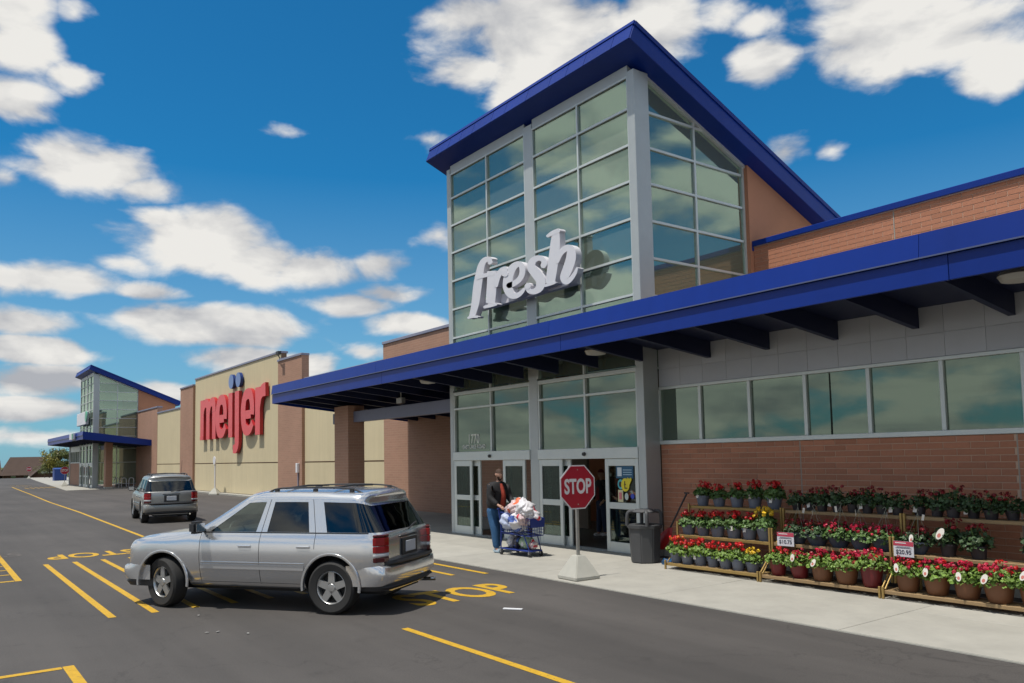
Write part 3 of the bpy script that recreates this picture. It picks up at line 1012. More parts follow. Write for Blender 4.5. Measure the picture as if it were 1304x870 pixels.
sticker(-12.46, 1.49, rect(.02, .16), mS('black', (.02, .02, .03)), .016)
sticker(-12.43, 1.42, rect(.08, .02), mS('black', (.02, .02, .03)), .016)
sticker(-12.45, 1.50, rect(.05, .02), mS('black', (.02, .02, .03)), .016)
sticker(-12.32, 1.58, [(0, -.09), (.07, .02), (.05, .07), (0, .04), (-.05, .07), (-.07, .02)], mS('yellow', (.75, .62, .03)), .014)
sticker(-12.61, 1.25, rect(.15, .26), mS('cream', (.62, .58, .36)), 0)
sticker(-12.61, 1.25, rect(.08, .15), mS('pink', (.62, .18, .2)), .007)
sticker(-12.43, 1.24, disc(.055, 14, 1.4), mS('greywhite', (.5, .58, .55)), 0)
sticker(-12.25, 1.25, disc(.055), mS('royal', (.04, .07, .45)), 0)
# street number over the left doors
M_DECAL = mk('white_decal', (.72, .74, .68), .5)
for body, sz, z_, sx_ in (('1770', .36, 2.64, .8), ('EAST LAKE ROAD', .15, 2.43, .95)):
    me = text_mesh(body, sz, .001, .004, M_DECAL, sx=sx_)
    link('street_number' if sz > .2 else 'street_name', me, TOWER, (-18.40 - BL[0], YT + .070 - BL[1], z_), (R(90), 0, 0))

# --- right-hand wall: brick below, ribbon window, grey metal panels
XR = 5.0
lw = part('brick_wall', M_MORT, lambda b_: b_.box(-11.79, XR, YW + .008, YW + .35, 0, 2.335))
nb = brick_field(lw, -11.79, XR, .12, 2.335, YW, lambda x, z: x < -4.2 and z > 1.36, joints=(-8.45, -4.92, -1.4))
for j in (-8.45, -4.92, -1.4):
    sub('control_joint', mk('sealant', (.36, .33, .29), .8), lambda b_: b_.box(j - .007, j + .007, YW + .003, YW + .0079, 0, 2.335), lw)
sub('foundation', M_CONC2, lambda b_: b_.box(-11.79, XR, YW - .02, YW + .05, 0, .118), lw)
rw = part('ribbon_window', M_ALU, lambda b_: None)
xm = [-11.84 + .03, -10.70, -9.50, -8.30, -7.11, -5.92, -4.78, -3.59, -2.40, -1.21, -.02, 1.17]
fr = MB(BL)
fr.box(-11.80, xm[-1], YW - .03, YW + .12, 2.338, 2.42)
fr.box(-11.80, xm[-1], YW - .012, YW + .12, 3.50, 3.56)
for i, x_ in enumerate(xm):
    fr.box(x_ - .034, x_ + .034, YW - .01, YW + .12, 2.42, 3.50)
sub('window_frame', M_ALU, lambda b_: (b_.v.extend(fr.v), b_.f.extend(fr.f), b_.m.extend(fr.m)), rw, bevel=.005)
for a, c in zip(xm[:-1], xm[1:]):
    w, h = c - a - .068, 1.08
    bb = MB(); bb.box(-w / 2, w / 2, -.006, .006, -h / 2, h / 2)
    bb.build('pane', M_WGLASS, rw, loc=((a + c) / 2 - BL[0], YW + .05 - BL[1], 2.96), rot=(R(random.gauss(0, .12)), 0, R(random.gauss(0, .15))))
# panels above the ribbon window
pw = part('metal_panel_wall', M_GPANEL, lambda b_: b_.box(-11.79, XR, YW + .012, YW + .3, 3.562, 4.62))
x = -11.79
i = 0
while x < XR:
    for z0, z1 in ((3.564, 3.93), (3.936, 4.6)):
        sub('metal_panel', M_GPANEL, lambda b_: b_.box(x + .0025, min(x + .595, XR) - .0025, YW, YW + .0115, z0, z1 ), pw)
    x += .595
part('wall_end', M_BRICKFAR, lambda b_: b_.box(xm[-1] + .04, XR, YW + .0, YW + .3, 2.338, 3.56))
# rooms behind the ribbon window
part('office_wall', M_INTD, lambda b_: b_.box(-11.4, XR, 15.7, 15.75, 0, 4.4))
part('office_ceiling', mk('office_ceiling', (.2, .2, .19), .9), lambda b_: b_.box(-11.4, XR, YW + .37, 15.7, 4.2, 4.25))
for lx in (-10.7, -7.3, -3.9):
    sub('ceiling_lamp', M_LAMP, lambda b_: b_.box(lx, lx + .9, 14.2, 14.34, 4.10, 4.15), part('lamp_housing', M_FIX, lambda b_: b_.box(lx - .03, lx + .93, 14.15, 14.39, 4.152, 4.198)))
part('annex_roof', M_ROOFG, lambda b_: b_.box(-11.45, XR, YW + .4, YM - .01, 4.7, 4.76))

# upper brick parapet set back behind the canopy
up = part('parapet_wall', M_MORT, lambda b_: b_.box(-11.79, 9, YM - .092, YM + .3, 4.4, 7.10))
nb2 = brick_field(up, -11.79, -3.0, 5.7, 7.10, YM - .1, lambda x, z: -8.9 < x < -5.2 and z > 6.15, joints=(-8.32,))
sub('control_joint', MATS['sealant'], lambda b_: b_.box(-8.329, -8.311, YM - .1075, YM - .093, 4.4, 7.10), up)
sub('brick_skin', M_BRICKFAR, lambda b_: b_.box(-2.99, 9, YM - .1, YM - .093, 4.4, 7.10), up)
sub('coping', M_BLUE, lambda b_: b_.box(-11.78, 9.05, YM - .16, YM + .36, 7.102, 7.235), up, bevel=.01)
sub('coping_drip', mk('edge_trim', (.30, .20, .17), .6), lambda b_: b_.box(-11.78, 9.05, YM - .13, YM - .093, 7.075, 7.101), up)
b_ = sub('coping', M_BLUE, lambda b_: b_.box(-11.792, -11.785, YM - .16, YM + 2.6, 7.0, 7.235), up)

# --- canopies
def canopy(x0, x1, oy, joints, bx0, ybackL, open_from, open_to):
    y0 = YC + oy
    s = .108
    top = lambda y: 4.60 - s * (y - y0)
    low = lambda y: 4.275 - s * (y - y0)
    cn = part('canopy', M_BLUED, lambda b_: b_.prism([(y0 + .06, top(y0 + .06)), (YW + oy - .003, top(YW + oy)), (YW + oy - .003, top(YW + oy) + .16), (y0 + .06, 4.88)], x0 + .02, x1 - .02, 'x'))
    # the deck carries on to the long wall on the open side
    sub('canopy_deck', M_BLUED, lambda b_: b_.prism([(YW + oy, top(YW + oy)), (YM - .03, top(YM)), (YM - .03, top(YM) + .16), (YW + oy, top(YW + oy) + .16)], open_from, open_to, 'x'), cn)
    js = [x0] + list(joints) + [x1]
    for a, c in zip(js[:-1], js[1:]):
        sub('fascia_panel', M_BLUE, lambda b_: b_.box(a + .004, c - .004, y0, y0 + .05, 4.285, 4.618), cn, bevel=.004)
    for a, c in zip(js[:-1], js[1:]):
        aa, cc_ = a - (.35 if a != x0 else 0), c - (.35 if c != x1 else 0)
        sub('cap_panel', M_BLUE, lambda b_: b_.prism([(y0 - .035, 4.625), (y0 + .055, 4.625), (y0 + .055, 4.96), (y0 + .01, 4.965)], aa + .003, cc_ - .003, 'x'), cn)
    sub('drip_edge', mk('drip_edge', (.10, .12, .22), .35, metal=.3), lambda b_: b_.box(x0, x1, y0 - .045, y0 - .0355, 4.62, 4.64), cn)
    # end fascias
    for xx, yb, s_ in ((x0, ybackL[0], 1), (x1, ybackL[1], -1)):
        sub('end_fascia', M_BLUE, lambda b_: b_.prism([(y0 + .052, 4.28), (yb, low(yb) + .01), (yb, top(yb) + .2), (y0 + .052, 4.95)], min(xx, xx + s_ * .05), max(xx, xx + s_ * .05), 'x'), cn)
    x = bx0
    while x > x0 + .4: x -= 1.385
    while x < x1 - .1:
        if x > x0 + .1:
            inside = open_from < x < open_to
            ye = YM - .035 if inside else (YT + oy - .02 if (-19.7 + (x0 + 29.26) * 0 < -1e9) else None)
            if ye is None:
                ye = YW + oy - .004
                tx = TOWX[0] < x < TOWX[1]
                if tx: ye = YT + oy - .045
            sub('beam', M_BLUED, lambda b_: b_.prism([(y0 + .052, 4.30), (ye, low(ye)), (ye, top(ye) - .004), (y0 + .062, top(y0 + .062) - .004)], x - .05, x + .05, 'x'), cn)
        x += 1.385
    return cn


TOWX = (-19.6, -11.75)
CN = canopy(-29.26, XR, 0.0, (-20.37, -12.43, -4.73), -11.80, (YM - .035, YW - .004), -29.2, -19.55)
TOWX = (-89.7, -81.7)
canopy(-99.3, -75.6, .32, (-90, -82), -84.4, (YW + .3, YM - .035), -81.75, -75.65)
# recessed lamps, flood lamp under the near canopy
for (lx, ly) in ((-12.25, 11.25), (-19.23, 11.30), (-4.2, 11.15)):
    zt = 4.60 - .108 * (ly - YC)
    sub('canopy_lamp', M_FIX, lambda b_: (b_.lathe([(.21, zt - .01), (.24, zt - .06), (.20, zt - .13), (.001, zt - .16)], (lx, ly, -.14), 20), b_.tube([(lx, ly, zt - .16), (lx, ly, zt - .005)], .05)), CN, smooth=True)
sub('flood_lamp', M_FIX, lambda b_: (b_.box(-22.9, -22.55, 12.25, 12.40, 3.92, 4.10), b_.tube([(-22.72, 12.33, 4.08), (-22.72, 12.33, 4.4)], .025)), CN, bevel=.015)


def column_set(x0, x1, y0, y1, bx0, bx1):
    co = part('canopy_column', M_BRICKFAR, lambda b_: b_.box(x0, x1, y0, y1, .02, 4.12))
    sub('column_base', M_CONC2, lambda b_: b_.box(x0 - .03, x1 + .03, y0 - .03, y1 + .03, 0, .14), co, bevel=.01)
    sub('tie_beam', M_BLUED, lambda b_: b_.box(bx0, bx1, (y0 + y1) / 2 - .12, (y0 + y1) / 2 + .12, 3.46, 3.86), co)


def col_near():
    co = part('canopy_column', M_BRICKFAR, lambda b_: b_.box(-27.15, -26.0, 12.0, 12.62, .02, 4.05))
    sub('column_base', M_CONC2, lambda b_: b_.box(-27.18, -25.97, 11.97, 12.65, 0, .14), co, bevel=.01)
    sub('tie_beam', mk('beam_paint', (.16, .17, .24), .5, var=.05), lambda b_: (b_.box(-25.995, -19.52, 12.2, 12.42, 3.46, 3.84), b_.box(-27.75, -27.155, 12.2, 12.42, 3.46, 3.84)), co, bevel=.01)


col_near()
cf = part('canopy_column', M_BRICKFAR, lambda b_: b_.box(-79.3, -78.4, 13.0, 13.55, .02, 4.2))
sub('column_base', M_CONC2, lambda b_: b_.box(-79.33, -78.37, 12.97, 13.58, 0, .14), cf)
sub('tie_beam', MATS['beam_paint'], lambda b_: b_.box(-81.75, -79.31, 13.1, 13.35, 3.46, 3.84), cf)
# far side: brick and windows left of the far tower
fw = part('brick_wall', M_BRICKFAR, lambda b_: b_.box(-99, -89.55, YW + .3, YW + .6, 0, 2.3))
sub('window_frame', M_ALU, lambda b_: (b_.box(-99, -89.55, YW + .28, YW + .5, 2.302, 2.4), b_.box(-99, -89.55, YW + .28, YW + .5, 3.5, 4.4)), fw)
for k in range(8):
    xx = -98.9 + 1.17 * k
    sub('mullion', M_ALU, lambda b_: b_.box(xx, xx + .09, YW + .27, YW + .42, 2.402, 3.498), fw)
    sub('pane', M_WGLASS, lambda b_: b_.box(xx + .092, xx + 1.168, YW + .36, YW + .372, 2.402, 3.498), fw)
part('corner_post', M_ALUD, lambda b_: b_.box(-99.3, -99.01, YW + .2, YW + .6, 0, 4.4))
# ------------------------------------------------------------------ lettered signs
def letters(parent, strokes, yf, depth, face, side, conv, off):
    """each letter: list of strokes (a, b, width) already in plane units after conv"""
    for nm, sts in strokes:
        b_ = MB(off)
        for i, st in enumerate(sts):
            pts, opt = st
            pl = ribbon(pts, opt.get('n', 6), opt.get('round', True))
            pl = [conv(a, c) for a, c in pl]
            d = i * .0025
            n = len(pl)
            b_.mi = 0
            b_.add([(a, yf - d, c) for a, c in pl], [tuple(range(n))])
            b_.mi = 1
            b_.add([(a, yf - d, c) for a, c in pl] + [(a, yf + depth, c) for a, c in pl], [(k, (k + 1) % n, n + (k + 1) % n, n + k) for k in range(n)] + [tuple(range(2 * n - 1, n - 1, -1))])
        b_.build('letter_' + nm, [face, side], parent)


M_SIGNW = mk('sign_white', (.70, .70, .74), .4, var=.03)
M_SIGNS = mk('sign_white_side', (.64, .63, .67), .5, var=.04)
M_RED = mk('sign_red_face', (.74, .075, .085), .35, var=.04)
M_REDS = mk('sign_red_side', (.42, .012, .018), .4)
M_DOTF = mk('sign_blue_face', (.13, .22, .46), .35)
M_DOTS = mk('sign_blue_side', (.006, .03, .16), .4)

fr_o = tag(empty('fresh_sign', (-15.6, 11.9, 5.9)), 'white italic sign letters spelling fresh on the near glass tower', 'sign')
YFS = 11.72
cv = lambda x, y: (lambda p: (p.x, p.z))(on_y(580 + x * 180 / 1119, 280 + y * 180 / 1119, YFS))
S = lambda *p, **o: (list(p), o)
FRESH = [
    ('f', [S((283, 322, 34), (262, 312, 42), (226, 324, 44), (202, 372, 54), (186, 450, 62), (172, 540, 66), (160, 640, 62), (146, 710, 54), (128, 768, 44), n=8, round=False),
           S((272, 328, 34), (276, 334, 34), (270, 340, 30), n=3),
           S((160, 462, 34), (200, 447, 34), (244, 438, 30), n=3, round=False),
           S((104, 776, 18), (140, 766, 22), (172, 768, 18), n=3)]),
    ('r', [S((284, 405, 66), (288, 470, 74), (284, 560, 76), (276, 660, 72), n=6, round=False),
           S((238, 442, 26), (262, 430, 34), (290, 425, 36), n=3),
           S((232, 690, 22), (276, 680, 26), (322, 668, 22), n=3),
           S((322, 520, 32), (340, 450, 36), (362, 408, 44), (392, 392, 46), n=6),
           S((386, 420, 52), (394, 426, 52), n=2)]),
    ('e', [S((424, 520, 44), (470, 500, 42), (512, 462, 42), (530, 410, 46), (520, 362, 44), (488, 352, 46), (450, 384, 60), (420, 450, 72), (412, 530, 74), (436, 588, 62), (476, 602, 44), (516, 580, 34), (544, 548, 24), n=6)]),
    ('s', [S((704, 352, 44), (694, 318, 40), (656, 302, 42), (612, 326, 54), (602, 376, 68), (636, 424, 78), (672, 476, 76), (666, 536, 62), (624, 568, 44), (584, 562, 38), (570, 530, 40), n=6),
           S((700, 352, 46), (696, 362, 44), n=2), S((570, 528, 46), (576, 520, 44), n=2)]),
    ('h', [S((796, 92, 52), (790, 180, 74), (778, 290, 78), (764, 400, 78), (748, 505, 72), n=6, round=False),
           S((730, 128, 22), (770, 104, 34), (812, 86, 34), n=3),
           S((806, 330, 30), (836, 262, 42), (878, 226, 52), (914, 240, 66), (914, 310, 78), (886, 396, 76), (862, 456, 66), (876, 490, 48), (912, 470, 36), (946, 424, 28), (962, 384, 18), n=6),
           S((712, 522, 20), (750, 508, 26), (786, 498, 20), n=3)]),
]
letters(fr_o, FRESH, YFS, .17, M_SIGNW, M_SIGNS, cv, fr_o.location)
b_ = MB(fr_o.location)
p0, p1 = on_y(613, 391, 12.0), on_y(737, 357, 12.0)
b_.box(p0.x, p1.x, 11.90, 12.06, p0.z - .12, p0.z + .14)
for xx in (p0.x + .4, (p0.x + p1.x) / 2, p1.x - .4): b_.box(xx - .05, xx + .05, 12.06, 12.18, p0.z - .05, p0.z + .08)
b_.build('raceway', M_SIGNS, fr_o, bevel=.01)

mj = tag(empty('meijer_sign', (-52.5, 16.0, 3.7)), 'large red sign letters spelling meijer with two blue dots on tan wall', 'sign')
cvi = lambda a, c: (a, c)


def m_e(cx):
    return [S((cx - .80, 5.02, .52), (cx, 5.02, .52), (cx + .55, 5.02, .52), n=1, round=False),
            S((cx + .78, 4.98, .74), (cx + .80, 5.55, .74), (cx + .52, 6.16, .70), (cx, 6.30, .66), (cx - .55, 6.12, .74), (cx - .84, 5.55, .84), (cx - .86, 4.85, .86), (cx - .60, 4.22, .78), (cx - .02, 4.04, .62), (cx + .46, 4.14, .54), (cx + .86, 4.48, .5), n=6, round=False)]


MEI = [
    ('m', [S((-58.92, 3.72, .84), (-58.92, 6.55, .84), n=1, round=False), S((-57.42, 3.72, .80), (-57.42, 5.9, .80), n=1, round=False), S((-55.98, 3.72, .80), (-55.98, 5.9, .80), n=1, round=False),
           S((-58.7, 5.6, .5), (-58.45, 6.1, .56), (-57.95, 6.3, .62), (-57.5, 6.12, .76), (-57.42, 5.6, .80), n=6, round=False),
           S((-57.2, 5.6, .5), (-56.95, 6.1, .56), (-56.45, 6.3, .62), (-56.05, 6.12, .76), (-55.98, 5.6, .80), n=6, round=False),
           S((-59.36, 3.86, .26), (-58.6, 3.86, .26), n=1, round=False)]),
    ('e', m_e(-54.30)),
    ('i', [S((-52.36, 3.72, .82), (-52.36, 6.60, .82), n=1, round=False)]),
    ('j', [S((-51.02, 6.62, .82), (-51.02, 5.0, .82), (-51.02, 3.7, .82), (-51.06, 3.25, .74), (-51.3, 2.98, .62), (-51.8, 2.95, .5), n=5, round=False)]),
    ('e', m_e(-48.90)),
    ('r', [S((-47.12, 3.72, .84), (-47.12, 6.55, .84), n=1, round=False), S((-46.95, 5.3, .5), (-46.72, 5.95, .6), (-46.3, 6.28, .74), (-45.75, 6.34, .80), n=6, round=False)]),
]
letters(mj, MEI, 15.93, .20, M_RED, M_REDS, cvi, mj.location)
for cx in (-52.25, -50.82):
    b_ = MB(mj.location)
    pl = [(cx + .5 * math.cos(a), 7.33 + .47 * math.sin(a)) for a in [2 * math.pi * k / 28 for k in range(28)]]
    b_.mi = 0
    b_.add([(a, 15.93, c) for a, c in pl], [tuple(range(28))])
    b_.mi = 1
    b_.add([(a, 15.93, c) for a, c in pl] + [(a, 16.12, c) for a, c in pl], [(k, (k + 1) % 28, 28 + (k + 1) % 28, 28 + k) for k in range(28)] + [tuple(range(55, 27, -1))])
    b_.build('dot', [M_DOTF, M_DOTS], mj)
# the far tower's sign and the small box on the far canopy
M_GREEN = mk('sign_green', (.10, .38, .25), .4)
fsn = tag(empty('tower_sign', (-85.6, 12.3, 5.9)), 'white sign board with green mark low on the far glass tower', 'sign')
b_ = MB(fsn.location); b_.box(-88.6, -83.4, 12.05, 12.35, 5.9, 7.1); b_.build('board', M_SIGNW, fsn, bevel=.03)
b_ = MB(fsn.location); b_.prism(disc(.5), 11.97, 12.045, 'y'); b_.v = [Vector((p.x - 82.75, p.y, p.z + 6.6)) for p in b_.v]; b_.build('emblem', M_GREEN, fsn)
csn = tag(empty('canopy_sign', (-80.3, 10.6, 4.4)), 'small pale box sign with green mark on the far canopy edge', 'sign')
b_ = MB(csn.location); b_.box(-81.6, -79.3, 10.52, 10.70, 4.38, 4.95); b_.build('board', M_SIGNW, csn, bevel=.02)
b_ = MB(csn.location); b_.box(-79.9, -79.35, 10.48, 10.518, 4.45, 4.9); b_.build('emblem', M_GREEN, csn)

# ------------------------------------------------------------------ sport utility vehicles
def pchip_rows(rows, n):
    """monotone interpolation between successive rows of points (list of list of 3-tuples)"""
    m = len(rows)
    out = []
    K = len(rows[0])

    def slopes(v):
        d = [v[i + 1] - v[i] for i in range(len(v) - 1)]
        t = [d[0]]
        for i in range(1, len(v) - 1):
            t.append(0 if d[i - 1] * d[i] <= 0 else 2 * d[i - 1] * d[i] / (d[i - 1] + d[i]))
        t.append(d[-1])
        return t
    T = [[slopes([rows[i][k][c] for i in range(m)]) for c in range(3)] for k in range(K)]
    for i in range(m - 1):
        for s in range(n):
            t = s / n
            h00, h10, h01, h11 = 2 * t ** 3 - 3 * t * t + 1, t ** 3 - 2 * t * t + t, -2 * t ** 3 + 3 * t * t, t ** 3 - t * t
            out.append([tuple(h00 * rows[i][k][c] + h10 * T[k][c][i] + h01 * rows[i + 1][k][c] + h11 * T[k][c][i + 1] for c in range(3)) for k in range(K)])
    out.append([tuple(p) for p in rows[-1]])
    return out


def tp(rows):
    return [list(r) for r in zip(*rows)]


def car_rows():
    def low(x, w, zf=.30, z=(.36, .56, .78, .98)):
        return [(x, 0, zf), (x, .72 * w, zf), (x, .90 * w, z[0]), (x, .972 * w, z[1]), (x, 1.0 * w, z[2]), (x, .985 * w, z[3])]

    def roof(x6, x7, x8, x9, x10, z7, z8, z9, z10, y6=.885, y7=.745, y8=.67, z6=1.105):
        return [(x6, y6, z6), (x7, y7, z7), (x8, y8, z8), (x9, .35, z9), (x10, 0, z10)]
    W = .945
    rows = [
        low(2.31, .60, .40, (.43, .52, .64, .76)) + [(2.30, .58, .83), (2.31, .46, .85), (2.315, .33, .86), (2.32, .17, .865), (2.32, 0, .865)],
        low(2.25, .80, .36, (.40, .54, .70, .86)) + [(2.22, .75, .94), (2.22, .61, .965), (2.23, .44, .98), (2.24, .22, .99), (2.24, 0, .992)],
        low(2.08, .895, .32, (.37, .55, .74, .92)) + [(2.06, .84, 1.0), (2.06, .69, 1.03), (2.06, .49, 1.04), (2.06, .25, 1.052), (2.06, 0, 1.056)],
        low(1.60, .935) + [(1.6, .87, 1.05), (1.6, .74, 1.085), (1.6, .52, 1.095), (1.6, .25, 1.11), (1.6, 0, 1.115)],
        low(1.15, W) + [(1.13, .885, 1.088), (1.12, .79, 1.112), (1.12, .6, 1.128), (1.12, .3, 1.145), (1.12, 0, 1.15)],
        low(.94, W) + [(.94, .887, 1.102), (.97, .80, 1.13), (1.0, .63, 1.15), (1.05, .3, 1.165), (1.06, 0, 1.17)],
        low(.80, W) + roof(.80, .06, .06, .11, .13, 1.615, 1.69, 1.74, 1.75, y7=.735, y8=.66),
        low(.66, W) + roof(.66, -.05, -.05, -.04, -.03, 1.63, 1.715, 1.765, 1.775),
        low(.20, W) + roof(.20, -.16, -.16, -.16, -.16, 1.64, 1.73, 1.78, 1.79),
        low(-.17, W) + roof(-.17, -.29, -.29, -.29, -.29, 1.645, 1.735, 1.787, 1.797),
        low(-.36, W) + roof(-.36, -.43, -.43, -.43, -.43, 1.645, 1.737, 1.789, 1.799),
        low(-.75, W) + roof(-.75, -.72, -.72, -.72, -.72, 1.645, 1.737, 1.789, 1.799),
        low(-1.07, W) + roof(-1.07, -.97, -.97, -.97, -.97, 1.643, 1.735, 1.786, 1.796),
        low(-1.36, W) + roof(-1.36, -1.22, -1.22, -1.22, -1.22, 1.641, 1.732, 1.783, 1.793),
        low(-1.70, W) + roof(-1.70, -1.50, -1.50, -1.50, -1.50, 1.632, 1.718, 1.768, 1.778),
        low(-2.06, .938) + roof(-2.06, -1.83, -1.84, -1.84, -1.84, 1.625, 1.712, 1.762, 1.772),
        low(-2.33, .90) + roof(-2.31, -1.97, -2.00, -2.03, -2.04, 1.60, 1.69, 1.738, 1.748, y6=.845, y7=.71, y8=.63),
        low(-2.45, .76) + roof(-2.42, -2.04, -2.06, -2.09, -2.10, 1.565, 1.645, 1.69, 1.70, y6=.72, y7=.61, y8=.53),
    ]
    sq = lambda p: ((-1.435 + (p[0] + 1.435) * .75) if p[0] < -1.435 else (1.435 + (p[0] - 1.435) * .9 if p[0] > 1.435 else p[0]), p[1], p[2])
    rows = [[sq(p) for p in r] for r in rows]
    out = []
    for r in rows:
        a, c = r[6], r[7]
        L = lambda t: tuple(a[i] + (c[i] - a[i]) * t for i in range(3))
        out.append([(q[0], q[1], q[2] if q[2] < 1.13 else 1.13 + (q[2] - 1.13) * .925) for q in r[:7] + [L(.06), L(.91)] + r[7:]])
    return out


def make_suv(name, loc, rz, paint, steer, label, plate, dark_glass, group):
    root = empty(name, (loc[0], loc[1], 0), rz, label, 'car', group)
    n = 3
    G = pchip_rows(car_rows(), n)            # along the car
    G = tp(pchip_rows(tp(G), n))             # round the section
    I, J = len(G), len(G[0])
    v, f, mi = [], [], []
    for i in range(I):
        for j in range(J): v.append(G[i][j])
    for i in range(I):
        for j in range(J): v.append((G[i][j][0], -G[i][j][1], G[i][j][2]))
    o2 = I * J

    def isglass(i, j):
        s, k = i / n, j / n
        if 7 <= k < 8:
            return 7 <= s < 9 or 10 <= s < 12 or 13 <= s
        if 5 <= s < 6 - .01 and k >= 9.9: return 5.3 <= s
        return False
    for i in range(I - 1):
        for j in range(J - 1):
            q = [i * J + j, (i + 1) * J + j, (i + 1) * J + j + 1, i * J + j + 1]
            g = 1 if isglass(i, j) else 0
            f.append(q[::-1]); mi.append(g)
            f.append([o2 + t for t in q]); mi.append(g)
    for i0, fl in ((0, False), (I - 1, True)):
        for j in range(J - 1):
            q = [i0 * J + j, i0 * J + j + 1, o2 + i0 * J + j + 1, o2 + i0 * J + j]
            g = 1 if (fl and 7 <= j / n < 8) else 0
            f.append(q if fl else q[::-1]); mi.append(g)
    me = bpy.data.meshes.new('shell')
    me.from_pydata(v, [], f)
    for m_ in (paint, dark_glass, M_BLACK): me.materials.append(m_)
    me.polygons.foreach_set('material_index', mi)
    bm = bmesh.new(); bm.from_mesh(me)
    bmesh.ops.remove_doubles(bm, verts=bm.verts, dist=1e-4)
    bmesh.ops.recalc_face_normals(bm, faces=bm.faces)
    bm.to_mesh(me); bm.free()
    shell = link('shell', me)
    cm = MB()
    for ax in (1.435, -1.435):
        for s in (1, -1):
            pr = [(.001, .52 * s), (.445, .52 * s), (.445, 1.3 * s), (.001, 1.3 * s)]
            cm.lathe(pr, (ax, 0, .385), 40, 'y')
    cme = cm.mesh('cut', [M_BLACK])
    bmc = bmesh.new(); bmc.from_mesh(cme); bmesh.ops.remove_doubles(bmc, verts=bmc.verts, dist=.003); bmesh.ops.recalc_face_normals(bmc, faces=bmc.faces); bmc.to_mesh(cme); bmc.free()
    cut = link('cut', cme)
    md = shell.modifiers.new('b', 'BOOLEAN'); md.operation = 'DIFFERENCE'; md.object = cut; md.solver = 'EXACT'
    try: md.material_mode = 'TRANSFER'
    except Exception: pass
    dg = bpy.context.evaluated_depsgraph_get()
    res = bpy.data.meshes.new_from_object(shell.evaluated_get(dg))
    bpy.data.objects.remove(shell); bpy.data.objects.remove(cut)
    mats = list(res.materials)
    gi = [k for k, m_ in enumerate(mats) if m_ == dark_glass]
    bm = bmesh.new(); bm.from_mesh(res)
    gf = [fc for fc in bm.faces if fc.material_index in gi]
    # islands of glass become panes
    seen, isl = set(), []
    for fc in gf:
        if fc in seen: continue
        st, grp = [fc], []
        seen.add(fc)
        while st:
            c = st.pop(); grp.append(c)
            for e in c.edges:
                for l in e.link_faces:
                    if l not in seen and l.material_index in gi: seen.add(l); st.append(l)
        isl.append(grp)
    for grp in isl:
        vs_ = list({v_ for c in grp for v_ in c.verts})
        idx = {v_: k for k, v_ in enumerate(vs_)}
        cen = sum((v_.co for v_ in vs_), Vector()) / len(vs_)
        pm = bpy.data.meshes.new('pane')
        pm.from_pydata([v_.co - v_.normal * .006 for v_ in vs_], [], [[idx[v_] for v_ in c.verts] for c in grp])
        nm = 'windshield' if cen.x > .4 else ('rear_window' if cen.x < -1.95 else 'side_window')
        pm.materials.append(dark_glass if nm != 'windshield' else M_CARGL)
        if nm == 'side_window' and cen.x > -.05: pm.materials[0] = M_CARGL
        pm.polygons.foreach_set('use_smooth', [True] * len(pm.polygons))
        link(nm, pm, root)
    bmesh.ops.delete(bm, geom=gf, context='FACES')
    bm.to_mesh(res); bm.free()
    res.polygons.foreach_set('use_smooth', [True] * len(res.polygons))
    res.set_sharp_from_angle(angle=R(38))
    body = link('body', res, root)

    def P(s, k):
        i, j = min(max(s * n, 0), I - 1.001), min(max(k * n, 0), J - 1.001)
        a, b_ = int(i), int(j); u, w = i - a, j - b_
        g = [Vector(G[a][b_]), Vector(G[a + 1][b_]), Vector(G[a][b_ + 1]), Vector(G[a + 1][b_ + 1])]
        return g[0] * (1 - u) * (1 - w) + g[1] * u * (1 - w) + g[2] * (1 - u) * w + g[3] * u * w

    def strip(name, samples, half, out_, mat, parent, along):
        """ribbon on the body side; samples (s, k); half width along axis 'along'"""
        for sg in (1, -1):
            b_ = MB()
            vs_, fs_ = [], []
            for s, k in samples:
                p = P(s, k)
                for d in (-half, half):
                    q = p.copy()
                    if along == 'x': q.x += d
                    else: q.z += d
                    vs_.append((q.x, (q.y - .004) * sg, q.z)); vs_.append((q.x, (q.y + out_) * sg, q.z))
            for i_ in range(len(samples) - 1):
                a = i_ * 4
                fs_ += [(a + 1, a + 3, a + 7, a + 5), (a, a + 1, a + 5, a + 4), (a + 3, a + 2, a + 6, a + 7)]
            fs_ += [(0, 2, 3, 1), (len(vs_) - 4, len(vs_) - 3, len(vs_) - 1, len(vs_) - 2)]
            b_.add(vs_, fs_)
            b_.build(name, mat, parent)
    kk = [2.2 + .2 * q for q in range(20)]
    strip('door_seam', [(6.25, k) for k in kk if k < 6.4], .004, .0012, M_BLACK, body, 'x')
    strip('door_seam', [(9.5, k) for k in [2.2 + .2 * q for q in range(34)]], .004, .0012, M_BLACK, body, 'x')
    strip('door_seam', [(12.35, k) for k in [4.6 + .2 * q for q in range(22)]], .004, .0012, M_BLACK, body, 'x')
    strip('sill_seam', [(4.4 + .25 * q, 2.3) for q in range(30)], .004, .0012, M_BLACK, body, 'z')
    M_MOLD = mk('car_moulding', (.45, .45, .44), .4, metal=.4)
    strip('side_moulding', [(6.4 + .3 * q, 3.35) for q in range(19)], .035, .016, paint, body, 'z')
    strip('side_moulding_edge', [(6.4 + .3 * q, 3.60) for q in range(19)], .008, .022, mk('chrome', (.75, .75, .75), .15, metal=1.0), body, 'z')
    strip('window_sill_trim', [(6.5 + .25 * q, 6.75) for q in range(37)], .008, .004, M_BLACK, body, 'z')
